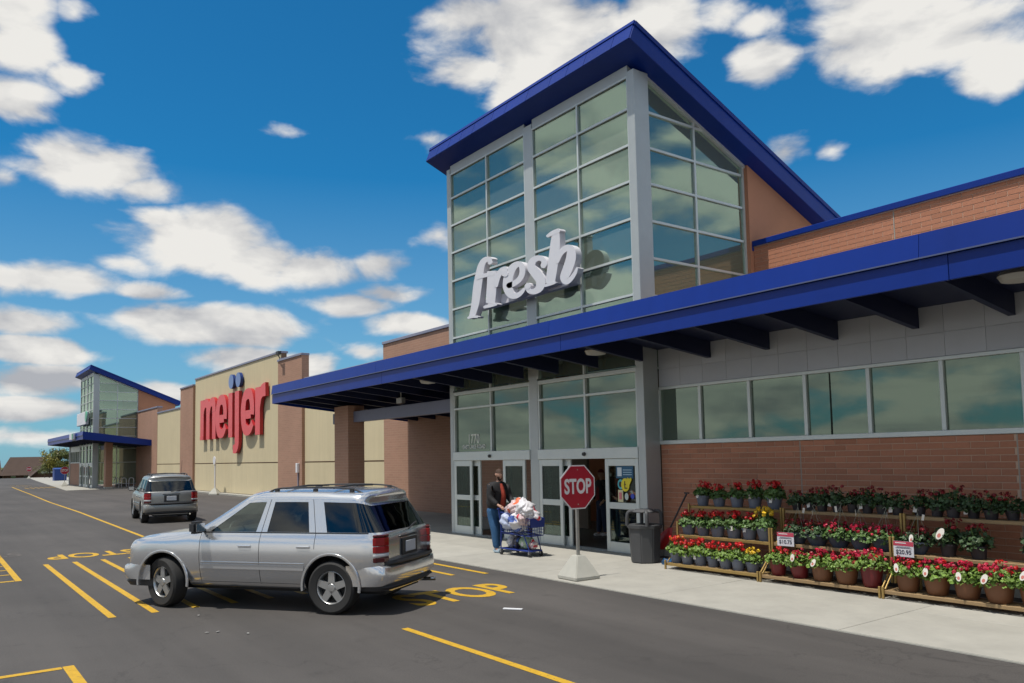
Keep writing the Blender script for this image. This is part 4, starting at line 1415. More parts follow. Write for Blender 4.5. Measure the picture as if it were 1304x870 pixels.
    # wheel arch flares
    for ax in (1.435, -1.435):
        for s in (1, -1):
            b_ = MB(); vs_, fs_ = [], []
            nn = 26
            for q in range(nn):
                a = R(-8 + 196 * q / (nn - 1))
                for (r_, y_) in ((.437, .90), (.437, .948), (.452, .952), (.468, .950), (.476, .935)):
                    vs_.append((ax + r_ * math.cos(a), s * y_, .385 + r_ * math.sin(a)))
            for q in range(nn - 1):
                for t in range(4): fs_.append((q * 5 + t, q * 5 + t + 1, q * 5 + t + 6, q * 5 + t + 5))
            b_.add(vs_, fs_); b_.build('arch_flare', paint, body, smooth=True)
    # wheels
    M_TYRE = mk('tyre', (.022, .021, .02), .8, var=.1, vs=10)
    M_RIM = mk('alloy_rim', (.52, .52, .51), .3, metal=.8, var=.04)
    M_HUBD = mk('brake_dark', (.03, .03, .03), .6)
    for ax in (1.435, -1.435):
        for s in (1, -1):
            wh = empty('wheel', (ax, s * .815, .372)); wh.parent = root
            if ax > 0: wh.rotation_euler = (0, 0, R(steer))
            b_ = MB()
            b_.lathe([(.235, -.11), (.33, -.125), (.362, -.10), (.372, -.05), (.372, .05), (.362, .10), (.33, .125), (.235, .11)], (0, 0, 0), 40, 'y')
            b_.build('tyre', M_TYRE, wh, smooth=True)
            b_ = MB()
            b_.lathe([(.238, -.10), (.238, .095), (.225, .10), (.212, .085), (.205, .0), (.205, -.09)], (0, 0, 0), 40, 'y')
            for q in range(5):
                a = 2 * math.pi * q / 5 + .3
                ca, sa = math.cos(a), math.sin(a)
                pts = [(.04, -.055), (.215, -.045), (.215, .045), (.04, .055)]
                rot = [(x_ * ca - y_ * sa, x_ * sa + y_ * ca) for x_, y_ in pts]
                y0_, y1_ = (.045, .09) if s > 0 else (-.09, -.045)
                b_.prism(rot, y0_, y1_, 'y')
            b_.lathe([(.001, .10 * s), (.05, .098 * s), (.062, .085 * s), (.065, .04 * s)], (0, 0, 0), 18, 'y')
            b_.build('rim', M_RIM, wh, smooth=True)
            b_ = MB(); b_.lathe([(.001, .0), (.20, .0), (.20, -.05 * s), (.001, -.05 * s)], (0, 0, 0), 24, 'y'); b_.build('brake_disc', M_HUBD, wh)
    # bumpers
    def bumper(x0, sgn, y_, z0, z1, nm, mat, d=.16):
        b_ = MB(); vs_, fs_ = [], []
        prof = [(-y_, -.42), (-y_ * .985, -.22), (-y_ * .9, -.06), (-y_ * .6, .0), (0, .02), (y_ * .6, .0), (y_ * .9, -.06), (y_ * .985, -.22), (y_, -.42)]
        pr2 = spline(prof, 3)
        for (yy, dd) in pr2:
            for zz, ex in ((z0, -.05), (z0 + .05, .0), ((z0 + z1) / 2, .015), (z1 - .03, .0), (z1, -.05), (z1, -.2), (z0, -.2)):
                vs_.append((x0 + sgn * (dd + ex), yy, zz))
        m_ = 7
        for q in range(len(pr2) - 1):
            for t in range(m_): fs_.append((q * m_ + t, q * m_ + (t + 1) % m_, (q + 1) * m_ + (t + 1) % m_, (q + 1) * m_ + t))
        fs_ += [tuple(range(m_)), tuple((len(pr2) - 1) * m_ + t for t in range(m_ - 1, -1, -1))]
        b_.add(vs_, fs_); return b_.build(nm, mat, root, smooth=True)
    bumper(-2.54, -1, .925, .40, .68, 'rear_bumper', paint)
    bumper(-2.56, -1, .80, .69, .715, 'bumper_step', M_BLACKP)
    bumper(-2.53, -1, .86, .33, .42, 'rear_valance', M_BLACKP)
    bumper(2.40, 1, .90, .40, .62, 'front_bumper', paint)
    bumper(2.38, 1, .86, .30, .41, 'front_valance', M_BLACKP)
    # lamps, grille, plate
    M_TAIL = mk('tail_lamp_red', (.30, .006, .010), .12, coat=.6)
    M_TAILD = mk('tail_lamp_dark', (.07, .004, .006), .15, coat=.6)
    M_HEAD = mk('headlamp', (.65, .66, .68), .08, coat=.8)
    for s in (1, -1):
        for (z0, z1, m_) in ((.80, .85, M_HEAD), (.85, .95, M_TAIL), (.95, 1.07, M_TAIL), (.72, .80, M_TAILD), (1.07, 1.11, M_TAILD)):
            b_ = MB()
            b_.prism([(-2.33, .915 * s), (-2.37, .895 * s), (-2.455, .80 * s), (-2.485, .70 * s), (-2.40, .66 * s), (-2.3, .80 * s)], z0 + .002, z1 - .002, 'z')
            b_.build('tail_lamp' if m_ != M_HEAD else 'reversing_lamp', m_, root, bevel=.012)
        b_ = MB(); b_.prism([(2.06, .885 * s), (2.20, .85 * s), (2.285, .74 * s), (2.335, .46 * s), (2.2, .44 * s), (2.05, .8 * s)], .76, .90, 'z'); b_.build('headlamp', M_HEAD, root, bevel=.015)
        # mirror
        mi_ = empty('door_mirror', (.70, .90 * s, 1.17)); mi_.parent = root
        b_ = MB(); b_.box(-.05, .09, min(.04 * s, .27 * s), max(.04 * s, .27 * s), -.05, .13); b_.build('housing', M_BLACKP, mi_, bevel=.035, seg=2, smooth=True)
        b_ = MB(); b_.box(-.056, -.051, min(.07 * s, .25 * s), max(.07 * s, .25 * s), -.02, .10); b_.build('mirror_glass', mk('chrome', (.75,) * 3, .1, metal=1), mi_)
        b_ = MB(); b_.box(0, .06, min(-.02 * s, .05 * s), max(-.02 * s, .05 * s), -.04, .01); b_.build('bracket', M_BLACKP, mi_)
        # handles
        for xh, kz in ((-.02, 8.7), (-1.0, 11.7)):
            p = P(kz, 5.15)
            hd = empty('door_handle', (xh, p.y * s, .93)); hd.parent = root
            b_ = MB(); b_.box(-.11, .11, min(0, .035 * s), max(0, .035 * s), -.018, .022); b_.build('grip', paint, hd, bevel=.012)
            b_ = MB(); b_.box(-.10, .10, min(-.006 * s, .004 * s), max(-.006 * s, .004 * s), -.045, -.02); b_.build('recess', M_BLACKP, hd)
        # roof rails
        rl = empty('roof_rail', (-.9, s * .60, 1.70)); rl.parent = root
        b_ = MB(); b_.tube(spline([(.72, 0, -.02), (.55, 0, .045), (.2, 0, .062), (-.4, 0, .058), (-.72, 0, .03), (-.88, 0, -.03)], 5), .013, 8); b_.build('rail', M_BLACKP, rl, smooth=True)
        for xx in (.55, -.1, -.70):
            b_ = MB(); b_.box(xx - .03, xx + .03, -.02, .02, -.05, .045); b_.build('foot', M_BLACKP, rl)
    for xx in (-.5, -1.3):
        b_ = MB(); b_.tube([(xx, -.6, 1.752), (xx, 0, 1.772), (xx, .6, 1.752)], .014, 8); b_.build('cross_bar', M_BLACKP, root, smooth=True)
    b_ = MB(); b_.prism([(2.30, .40), (2.33, .25), (2.335, 0), (2.33, -.25), (2.30, -.40), (2.2, -.4), (2.2, .4)], .66, .84, 'z'); b_.build('grille', M_BLACKP, root)
    b_ = MB(); b_.box(2.30, 2.345, -.42, .42, .735, .765); b_.build('grille_bar', MATS['chrome'], root, bevel=.008)
    pl = empty('number_plate', (-2.475, 0, .88)); pl.parent = root
    b_ = MB(); b_.box(-.012, .0, -.165, .165, -.08, .08); b_.build('plate', mk('plate_white', (.55, .57, .6), .5, var=.05), pl, bevel=.006)
    b_ = MB(); b_.box(.0, .02, -.25, .25, -.12, .12); b_.build('plate_recess', M_BLACKP, pl)
    b_ = MB(); b_.box(-2.462, -2.43, -.30, .30, 1.02, 1.05); b_.build('tailgate_handle', M_BLACKP, root, bevel=.01)
    b_ = MB(); b_.tube([(-2.46, .02, 1.12), (-2.41, -.25, 1.17), (-2.38, -.42, 1.19)], .012, 6); b_.build('rear_wiper', M_BLACKP, root)
    b_ = MB(); b_.box(-2.12, -2.06, -.5, .5, 1.612, 1.637); b_.build('brake_light', M_TAILD, root, bevel=.008)
    b_ = MB(); b_.tube([(-2.35, -.55, .30), (-2.62, -.60, .30)], .03, 10); b_.build('exhaust', MATS['chrome'], root)
    b_ = MB(); b_.box(-2.1, 2.0, -.55, .55, .24, .297); b_.build('underbody', M_BLACK, root)
    # cabin
    M_SEAT = mk('seat_cloth', (.055, .052, .05), .9, var=.1)
    b_ = MB()
    for (xs_, ys_) in ((.05, .38), (.05, -.38)):
        b_.box(xs_ - .28, xs_ + .25, ys_ - .26, ys_ + .26, .5, .80)
        b_.prism([(xs_ - .30, .72), (xs_ - .16, .72), (xs_ - .34, 1.34), (xs_ - .45, 1.34)], ys_ - .25, ys_ + .25, 'y')
        b_.box(xs_ - .47, xs_ - .36, ys_ - .13, ys_ + .13, 1.36, 1.52)
    b_.prism([(-1.25, .75), (-1.08, .75), (-1.24, 1.33), (-1.36, 1.33)], -.66, .66, 'y')
    b_.box(-1.15, -.65, -.66, .66, .5, .80)
    b_.box(-2.1, 1.0, -.7, .7, .34, .45)
    b_.build('seats', M_SEAT, root, bevel=.04, seg=2, smooth=True)
    b_ = MB(); b_.prism([(.62, .9), (.58, 1.08), (.75, 1.13), (1.0, 1.11), (1.0, .9)], -.72, .72, 'y'); b_.build('dashboard', M_BLACKP, root, bevel=.03)
    b_ = MB()
    ring = [(.50 + .05 * math.sin(t), .38 + .19 * math.cos(t), 1.06 + .18 * math.sin(t)) for t in [2 * math.pi * q / 20 for q in range(21)]]
    b_.tube(ring, .016, 8); b_.tube([(.50, .38, 1.06), (.66, .38, .98)], .03, 8); b_.build('steering_wheel', M_BLACKP, root, smooth=True)
    # fittings follow the shorter overhangs
    for ch in root.children:
        if ch.name.split('.')[0] in ('body', 'side_window', 'rear_window', 'windshield', 'wheel', 'underbody', 'seats', 'roof_rail', 'door_mirror'): continue
        mx_ = ch.location.x
        if ch.type == 'MESH': mx_ += sum(v_.co.x for v_ in ch.data.vertices) / len(ch.data.vertices)
        if mx_ < -1.9: ch.location.x += .245
        elif mx_ > 1.9: ch.location.x -= .085
    return root


M_CARGL = glass('car_glass_clear', (.55, .64, .58), (.85, .95, .90), .12)
M_CARTINT = glass('car_glass_tinted', (.05, .055, .06), (.80, .86, .9), .07)
M_SILVER = mk('silver_paint', (.68, .685, .69), .19, metal=.78, coat=.5, var=.02, vs=2)
M_PEWTER = mk('pewter_paint', (.31, .31, .295), .32, metal=.6, coat=.5, var=.02, vs=2)
hd = Vector((-2.357, -1.706)).normalized()
lf = Vector((-hd.y, hd.x))
mid = Vector(((-13.006 - 10.649) / 2, (2.965 + 4.671) / 2)) - lf * .90
make_suv('silver_car', mid, math.atan2(hd.y, hd.x), M_SILVER, -16, 'silver sport utility vehicle with roof rails crossing the painted stop word in front', True, M_CARTINT, None)
CAR2 = make_suv('grey_car', (-33.0, 7.5), R(174.5), M_PEWTER, 0, 'pewter grey sport utility vehicle driving away beside the long tan wall', True, M_CARTINT, None)
b_ = MB(); b_.tube([(-.6, -.55, 1.78), (-.75, -.56, 2.25)], .006, 5); b_.build('aerial', M_BLACKP, CAR2)
# ------------------------------------------------------------------ street furniture
M_SRED = mk('stop_red', (.40, .012, .03), .45, var=.05, vs=6)
M_SWHT = mk('stop_white', (.72, .70, .70), .45, var=.04)
M_GALV = mk('galvanised', (.36, .35, .32), .5, metal=.5, var=.1, vs=12)
M_SIGNBACK = mk('sign_back', (.33, .33, .33), .5, metal=.6)


def stop_sign(loc, rz, label, zc=1.575, r=.381, base='block', text=True):
    """faces local +X"""
    o = empty('stop_sign', loc, rz, label, 'stop sign', 'stop signs along the store front')
    oc = lambda rr: [(rr / math.cos(math.pi / 8) * math.cos(math.pi / 8 + k * math.pi / 4), zc + rr / math.cos(math.pi / 8) * math.sin(math.pi / 8 + k * math.pi / 4)) for k in range(8)]
    b_ = MB(); b_.prism(oc(r), .034, .040, 'x'); b_.build('border', M_SWHT, o)
    b_ = MB(); b_.prism(oc(r - .022), .0405, .0425, 'x'); b_.build('face', M_SRED, o)
    b_ = MB(); b_.prism(oc(r - .001), .030, .0335, 'x'); b_.build('back_plate', M_SIGNBACK, o)
    if text:
        me = text_mesh('STOP', .352, .0006, .011, M_SWHT, sx=.70)
        link('word', me, o, (.0436, 0, zc), (R(90), 0, R(90)))
    b_ = MB()
    for z in (zc - .30, zc + .30): b_.lathe([(.001, .0455), (.011, .045), (.012, .0425)], (0, 0, z), 8, 'x')
    b_.build('bolts', M_GALV, o)
    b_ = MB(); b_.box(-.028, .028, -.0025 - .02, .0225, .30 if base == 'block' else 0, zc + .30); b_.build('post', M_GALV, o, bevel=.006)
    if base == 'block':
        b_ = MB()
        h = .265
        b_.add([(-h, -h, 0), (h, -h, 0), (h, h, 0), (-h, h, 0), (-h, -h, .055), (h, -h, .055), (h, h, .055), (-h, h, .055), (-.085, -.085, .40), (.085, -.085, .40), (.085, .085, .40), (-.085, .085, .40)],
               [(0, 3, 2, 1), (0, 1, 5, 4), (1, 2, 6, 5), (2, 3, 7, 6), (3, 0, 4, 7), (4, 5, 9, 8), (5, 6, 10, 9), (6, 7, 11, 10), (7, 4, 8, 11), (8, 9, 10, 11)])
        b_.build('concrete_base', M_CONC2, o, bevel=.012, seg=2)
    return o


stop_sign((-10.62, 9.20, ZS + .002), R(-3), 'red octagonal stop sign on a pyramid concrete base before the near doors')
stop_sign((-92.6, 11.6, .02), R(-4), 'distant stop sign standing before the far entrance doors')
stop_sign((-152, 13.9, .02), R(-4), 'most distant stop sign, in front of the brown roofed house')

# bin
bn = tag(empty('litter_bin', (-11.28, 11.52, ZS), R(8)), 'charcoal plastic litter bin with open arched lid by the brick wall', 'bin')
M_BIN = mk('bin_plastic', (.062, .063, .066), .55, var=.06, vs=6, bump=.05)
ang8 = [(k + .5) * math.pi / 4 for k in range(8)]


def octa(b_, r0, r1, z0, z1, sq=1.0):
    p = lambda r, z: [(r * math.cos(a), r * math.sin(a), z) for a in ang8]
    b_.add(p(r0, z0) + p(r1, z1), [tuple(range(7, -1, -1)), tuple(range(8, 16))] + [(k, (k + 1) % 8, 8 + (k + 1) % 8, 8 + k) for k in range(8)])


b_ = MB(); octa(b_, .29, .33, 0, .70); b_.build('body', M_BIN, bn, bevel=.02, seg=2)
b_ = MB(); octa(b_, .355, .365, .665, .735); b_.build('rim', M_BIN, bn, bevel=.012, seg=2)
for k in range(4):
    b_ = MB()
    a = math.pi / 4 + k * math.pi / 2
    ca, sa = math.cos(a), math.sin(a)
    b_.tube(spline([(.34 * ca, .34 * sa, .72), (.335 * ca, .335 * sa, .90), (.30 * ca, .30 * sa, .985), (.2 * ca, .2 * sa, 1.0)], 5), .036, 8)
    b_.build('lid_arm', M_BIN, bn, smooth=True)
b_ = MB(); octa(b_, .27, .20, .975, 1.035); b_.build('lid_top', M_BIN, bn, bevel=.02, seg=2)
b_ = MB(); octa(b_, .20, .18, .736, .745); b_.build('bag_opening', M_BLACK, bn)

# ------------------------------------------------------------------ flower racks
M_BRASS = mk('brass_rack', (.40, .27, .095), .42, metal=.6, var=.12, vs=10)
M_WOODR = mk('rack_rail', (.30, .20, .10), .6, metal=.2, var=.15, vs=12, stretch=(1, 8, 8))
TIERS = [(11.12, .14), (11.48, .63), (11.82, 1.15)]
RACKS = [(-10.36, -8.31), (-8.28, -6.23), (-6.20, -4.15)]
for ri, (xa, xb) in enumerate(RACKS):
    o = tag(empty('plant_rack', (xa, 11.6, ZS)), ['three tier metal plant rack nearest the litter bin', 'three tier metal plant rack in the middle, with hanging baskets', 'three tier metal plant rack at the right, with big brown pots'][ri], 'plant rack', 'flower racks along the brick wall')
    for ti, (y, z) in enumerate(TIERS):
        b_ = MB(o.location)
        b_.box(xa, xb, y - .015, y + .015, z - .05, z)
        b_.box(xa, xb, y + .30, y + .33, z - .05, z)
        for xx in (xa, xb - .03): b_.box(xx, xx + .03, y + .016, y + .299, z - .049, z - .002)
        b_.build('shelf_frame', M_WOODR if ri else M_BRASS, o, bevel=.004)
        for k in range(4):
            b_ = MB(o.location); yy = y + .035 + .068 * k
            b_.box(xa + .031, xb - .031, yy, yy + .045, z - .02, z - .004); b_.build('slat', M_WOODR, o)
        for xx in (xa + .01, xb - .01):
            b_ = MB(o.location)
            top = z + (.24 if ti == 1 else (.05 if ti == 0 else .04))
            b_.box(xx - .016, xx + .016, y - .05, y - .0155, ZS if ti == 0 else TIERS[ti - 1][1] + .06, top); b_.build('front_post', M_BRASS, o, bevel=.004)
    for xx in (xa + .01, xb - .01):
        b_ = MB(o.location)
        b_.box(xx - .016, xx + .016, 12.155, 12.185, ZS, 1.19); b_.build('rear_post', M_BRASS, o)
        b_ = MB(o.location); b_.tube([(xx, 11.15, .15), (xx, 12.15, 1.12)], .012, 6); b_.build('brace', M_BRASS, o)

# ------------------------------------------------------------------ potted plants
M_POTG = mk('pot_grey', (.15, .17, .22), .5, var=.08, vs=8, rand=.08)
M_POTD = mk('pot_dark', (.035, .03, .035), .5, var=.1)
M_POTB = mk('pot_brown', (.17, .068, .028), .55, var=.12, vs=7, rand=.1)
M_POTR = mk('pot_red', (.16, .014, .018), .45, var=.1, rand=.08)
M_BASK = mk('basket_blue', (.075, .095, .14), .5, var=.1, rand=.1)
M_LEAFL = mk('leaf_bright', (.12, .20, .028), .55, island=.45)
M_LEAF = mk('leaf_green', (.065, .125, .026), .55, island=.5)
M_LEAFD = mk('leaf_dark', (.035, .07, .022), .55, island=.5)
M_FR = mk('petal_red', (.52, .010, .012), .5, island=.35)
M_FDR = mk('petal_dark_red', (.22, .006, .012), .5, island=.4)
M_FM = mk('petal_magenta', (.46, .010, .045), .5, island=.35)
M_FY = mk('petal_yellow', (.70, .45, .02), .5, island=.3)
M_FO = mk('petal_orange', (.62, .13, .01), .5, island=.35)
M_TAG = mk('plant_tag', (.66, .62, .56), .5, var=.1, vs=20)
M_TAGR = mk('tag_print', (.50, .16, .13), .5)
M_HANG = mk('hanger_wire', (.25, .25, .2), .5)
PLANTMESH = {}


def leaves_mesh(key, mat, n, rx, h, z0, size, seed):
    if key in PLANTMESH: return PLANTMESH[key]
    rnd = random.Random(seed)
    b_ = MB()
    for q in range(n):
        a = rnd.uniform(0, 2 * math.pi)
        rr = rx * math.sqrt(rnd.uniform(0, 1))
        zz = z0 + h * (rnd.uniform(0, 1) ** .8) * (1 - .55 * (rr / rx) ** 2)
        c = Vector((rr * math.cos(a), rr * math.sin(a), zz))
        nrm = Vector((rnd.gauss(0, .55) + math.cos(a) * .5, rnd.gauss(0, .55) + math.sin(a) * .5, rnd.uniform(.3, 1.1))).normalized()
        t = nrm.orthogonal().normalized(); t.rotate(Quaternion(nrm, rnd.uniform(0, 6.28)))
        u = nrm.cross(t)
        s = size * rnd.uniform(.65, 1.25)
        pts = []
        for k in range(6):
            an = k * math.pi / 3
            rad = s * (1.0 if k else .45)
            pts.append(c + t * (rad * math.cos(an)) + u * (rad * math.sin(an) * .9) + nrm * (-.25 * s if k % 2 else .05 * s))
        b_.add(pts, [(0, 1, 2, 3), (0, 3, 4, 5)])
    m_ = b_.mesh('foliage', mat, fixn=False)
    PLANTMESH[key] = m_
    return m_


def bloom_mesh(key, mat, n, rx, h0, h1, size, seed, petals=14):
    if key in PLANTMESH: return PLANTMESH[key]
    rnd = random.Random(seed)
    b_ = MB()
    for q in range(n):
        a = rnd.uniform(0, 2 * math.pi)
        rr = rx * math.sqrt(rnd.uniform(0, 1))
        c = Vector((rr * math.cos(a), rr * math.sin(a), rnd.uniform(h0, h1) - .25 * rr))
        for k in range(petals):
            d = Vector((rnd.gauss(0, 1), rnd.gauss(0, 1), rnd.gauss(.35, .8))).normalized()
            p = c + d * size * rnd.uniform(.55, 1.0)
            t = d.orthogonal().normalized(); t.rotate(Quaternion(d, rnd.uniform(0, 6.28))); u = d.cross(t)
            s = size * rnd.uniform(.38, .6)
            b_.add([p - t * s, p - u * s * .8, p + t * s, p + u * s * .8], [(0, 1, 2, 3)])
    m_ = b_.mesh('blooms', mat, fixn=False)
    PLANTMESH[key] = m_
    return m_


def stem_mesh(key, n, rx, h0, h1, seed):
    if key in PLANTMESH: return PLANTMESH[key]
    rnd = random.Random(seed)
    b_ = MB()
    for q in range(n):
        a = rnd.uniform(0, 6.28); rr = rx * math.sqrt(rnd.random())
        b_.tube([(rr * .3 * math.cos(a), rr * .3 * math.sin(a), h0), (rr * math.cos(a), rr * math.sin(a), rnd.uniform(.85, 1) * h1)], .004, 4, cap=False)
    m_ = b_.mesh('stems', M_LEAF)
    PLANTMESH[key] = m_
    return m_


def pot_mesh(key, mat, r, h, kind):
    if key in PLANTMESH: return PLANTMESH[key]
    b_ = MB()
    if kind == 'ribbed':
        b_.lathe([(r * .70, 0), (r * .72, .004), (r * .93, h * .80)], n=36, ripple=.022)
        b_.lathe([(r * .93, h * .80), (r * 1.04, h * .82), (r * 1.04, h), (r * .95, h), (r * .93, h * .9), (.001, h * .9)], n=36)
        b_.lathe([(.001, 0), (r * .70, 0)], n=36)
    elif kind == 'round':
        b_.lathe([(.001, 0), (r * .70, 0), (r * .80, h * .10), (r * .95, h * .55), (r * 1.0, h * .86), (r * 1.05, h * .9), (r * 1.05, h), (r * .95, h), (.001, h * .9)], n=28)
    elif kind == 'basket':
        b_.lathe([(.001, 0), (r * .55, 0), (r * .82, h * .45), (r * .97, h * .85), (r * 1.06, h * .88), (r * 1.06, h), (r * .96, h), (.001, h * .9)], n=28)
    else:
        b_.lathe([(.001, 0), (r * .74, 0), (r * .95, h * .85), (r * 1.05, h * .87), (r * 1.05, h), (.001, h * .92)], n=16)
    m_ = b_.mesh('pot', mat, smooth=True)
    PLANTMESH[key] = m_
    return m_


ORD = ['leftmost', 'second from left', 'third from left', 'fourth from left', 'fifth from left', 'sixth from left', 'seventh from left', 'eighth from left', 'ninth from left', 'tenth from left']


def plant(x, tier, dy, pot, leafk, flower, label, group, tagk=None, hanger=False, s=1.0, seed=0, fl2=None):
    y, z = TIERS[tier]
    o = empty('flower_pot', (x, y + .16 + dy, z - .002), random.uniform(0, 6.28) if not tagk else 0, label, 'potted plant', group)
    s *= random.uniform(.93, 1.08)
    o.scale = (s, s, s * random.uniform(.92, 1.1))
    o.rotation_euler = (R(random.gauss(0, 2)), R(random.gauss(0, 2)), o.rotation_euler.z)
    v = seed % 5
    kind, pm, r, h = {'g': ('ribbed', M_POTG, .135, .20), 'b': ('round', M_POTB, .165, .27), 'r': ('round', M_POTR, .15, .28), 'k': ('basket', M_BASK, .19, .19), 'd': ('small', M_POTD, .09, .13)}[pot]
    link('pot', pot_mesh('pot' + pot, pm, r, h, kind), o)
    lm = {'l': M_LEAFL, 'm': M_LEAF, 'd': M_LEAFD}[leafk]
    dims = {'g': (210, .185, .22, .17, .038), 'b': (320, .25, .22, .22, .034), 'r': (300, .23, .23, .23, .034), 'k': (330, .27, .24, .13, .034), 'd': (140, .165, .23, .10, .034)}[pot]
    link('foliage', leaves_mesh('leaf%s%s%d' % (pot, leafk, v), lm, dims[0], dims[1], dims[2], dims[3], dims[4], 7 * v + ord(pot)), o)['kind'] = 'stuff'
    fm = {'R': M_FR, 'D': M_FDR, 'M': M_FM, 'Y': M_FY, 'O': M_FO}
    bd = {'g': (11, .15, .38, .48, .042, 18), 'b': (20, .22, .40, .52, .034, 14), 'r': (17, .20, .40, .52, .034, 14), 'k': (26, .24, .30, .44, .034, 13), 'd': (6, .12, .30, .40, .032, 14)}[pot]
    if flower:
        link('blooms', bloom_mesh('bloom%s%s%d' % (pot, flower, v), fm[flower], *bd[:5], 31 * v + ord(pot), bd[5]), o)['kind'] = 'stuff'
        if pot in 'gd': link('stems', stem_mesh('stem%s%d' % (pot, v), bd[0], bd[1], h, bd[3] - .03, 31 * v + ord(pot)), o)
    if fl2:
        link('second_blooms', bloom_mesh('bloom2%s%s%d' % (pot, fl2, v), fm[fl2], max(3, bd[0] // 3), bd[1], bd[2], bd[3], bd[4], 91 * v, bd[5]), o)['kind'] = 'stuff'
    if tagk == 'card':
        b_ = MB(); b_.box(-.028, .028, -.002, .002, -.04, .04); b_.build('tag', M_TAG, o, loc=(random.uniform(-.08, .06), -r * 1.06, h + random.uniform(-.05, .0)), rot=(R(-12), R(random.uniform(-14, 14)), 0))
    if tagk == 'oval':
        tx, tz = random.uniform(-.06, .10), h + random.uniform(.02, .12)
        b_ = MB(); b_.prism([(.036 * math.cos(a), .064 * math.sin(a)) for a in [math.pi * k / 8 for k in range(16)]], -.002, .002, 'y'); t_ = b_.build('tag', M_TAG, o, loc=(tx, -dims[1] * .97, tz), rot=(R(-15), R(random.uniform(-20, 25)), 0))
        b_ = MB(); b_.prism([(.018 * math.cos(a), -.02 + .024 * math.sin(a)) for a in [math.pi * k / 6 for k in range(12)]], -.0035, -.0025, 'y'); b_.build('tag_print', M_TAGR, t_)
    if hanger:
        b_ = MB()
        for k in range(4):
            a = k * math.pi / 2 + .5
            b_.tube([(r * math.cos(a), r * math.sin(a), h), (0, -.03, .62)], .003, 4, cap=False)
        b_.tube(spline([(0, -.03, .62), (0, -.05, .66), (0, -.03, .69), (.0, .0, .66)], 4), .004, 5); b_.build('hanger', M_HANG, o)
        b_ = MB(); b_.box(-.02, .02, -.05, -.047, .53, .62); b_.build('tag', M_TAG, o, rot=(0, R(10), 0))
    return o


def spread(x0, x1, n): return [x0 + (x1 - x0) * (k + .5) / n for k in range(n)]


def lab(k, what, where):
    return '%s of %s, %s' % (ORD[k], what, where)


G1 = 'flowering pots on the racks'
for k, x in enumerate(spread(-10.36, -8.38, 5)):
    plant(x, 2, random.uniform(-.02, .02), 'g', 'm', 'R', lab(k, 'grey pots of red geraniums', 'top tier by the bin'), G1, 'card' if k in (0, 3, 4) else None, s=1.0 + random.uniform(-.05, .06), seed=k)
for k, x in enumerate(spread(-10.4, -8.36, 6)):
    plant(x, 1, random.uniform(-.02, .02), 'g', 'm', 'Y' if k == 5 else 'R', lab(k, 'grey pots of red geraniums', 'middle tier by the bin') if k < 5 else 'grey ribbed pot of yellow flowers on the middle tier nearest the bin', G1, 'card' if k in (1, 3, 4) else None, s=1.0 + random.uniform(-.05, .06), seed=k + 1)
for k, x in enumerate(spread(-10.38, -8.42, 7)):
    plant(x, 0, random.uniform(-.02, .02), 'g', 'l', 'R' if k < 6 else 'Y', lab(k, 'grey pots of red flowers', 'lowest tier by the bin') if k < 6 else 'grey ribbed pot of pale yellow flowers on the lowest tier nearest the bin', G1, 'card' if k in (1, 2, 4) else None, s=.92 + random.uniform(-.05, .05), seed=k + 2, fl2='O' if k in (0, 1) else None)
for k, x in enumerate(spread(-8.28, -6.25, 8)):
    plant(x, 2, random.uniform(-.03, .05), 'd', 'd', 'D', lab(k, 'dark pots of dark red geraniums', 'middle rack top tier'), G1, 'card' if k % 2 else None, seed=k)
for k, x in enumerate(spread(-8.10, -6.26, 5)):
    plant(x, 1, random.uniform(-.01, .03), 'k', 'd' if k < 2 else 'm', 'D' if k < 2 else 'M', lab(k, 'blue hanging baskets', 'middle rack middle tier'), G1, hanger=True, seed=k, s=.93)
for k, x in enumerate(spread(-8.25, -6.25, 5)):
    pk = 'rrbbr'[k]
    nm = 'left dark red pot on the middle rack lowest tier beside the grey pots' if k == 0 else ('second dark red pot on the middle rack lowest tier beside a brown pot' if k == 1 else ('left brown pot of magenta flowers on the middle rack lowest tier' if k == 2 else ('right brown pot of magenta flowers on the middle rack lowest tier' if k == 3 else 'red pot of crimson flowers at the right end of the middle rack')))
    plant(x, 0, random.uniform(-.01, .02), pk, 'l', 'R' if k < 1 else 'M', nm, G1, 'oval' if k in (1, 2) else None, seed=k, s=.95 + random.uniform(-.04, .04), fl2='R' if k > 1 else None)
for k, x in enumerate(spread(-6.2, -4.15, 8)):
    plant(x, 2, random.uniform(-.03, .05), 'd', 'd', 'D', lab(k, 'dark pots of dark red geraniums', 'right rack top tier'), G1, 'card' if k % 3 == 0 else None, seed=k + 1, s=1.05)
for k, x in enumerate(spread(-6.15, -4.9, 3)):
    plant(x, 1, random.uniform(.0, .05), 'rdd'[k] if k else 'k', 'd', 'D', lab(k, 'leafy plants in shade', 'right rack middle tier'), G1, 'oval' if k < 2 else None, hanger=(k == 0), seed=k, s=1.2 if k else .93)
plant(-4.35, 1, .05, 'd', 'd', 'D', 'leafy plant standing apart at the right end of the right rack middle tier', G1, seed=2, s=1.25)
for k, x in enumerate(spread(-6.12, -4.12, 5)):
    plant(x, 0, random.uniform(-.01, .02), 'b', 'l', 'M', lab(k, 'large brown pots of magenta flowers', 'right rack lowest tier'), G1, 'oval', seed=k, s=1.0 + random.uniform(-.04, .04), fl2='R')


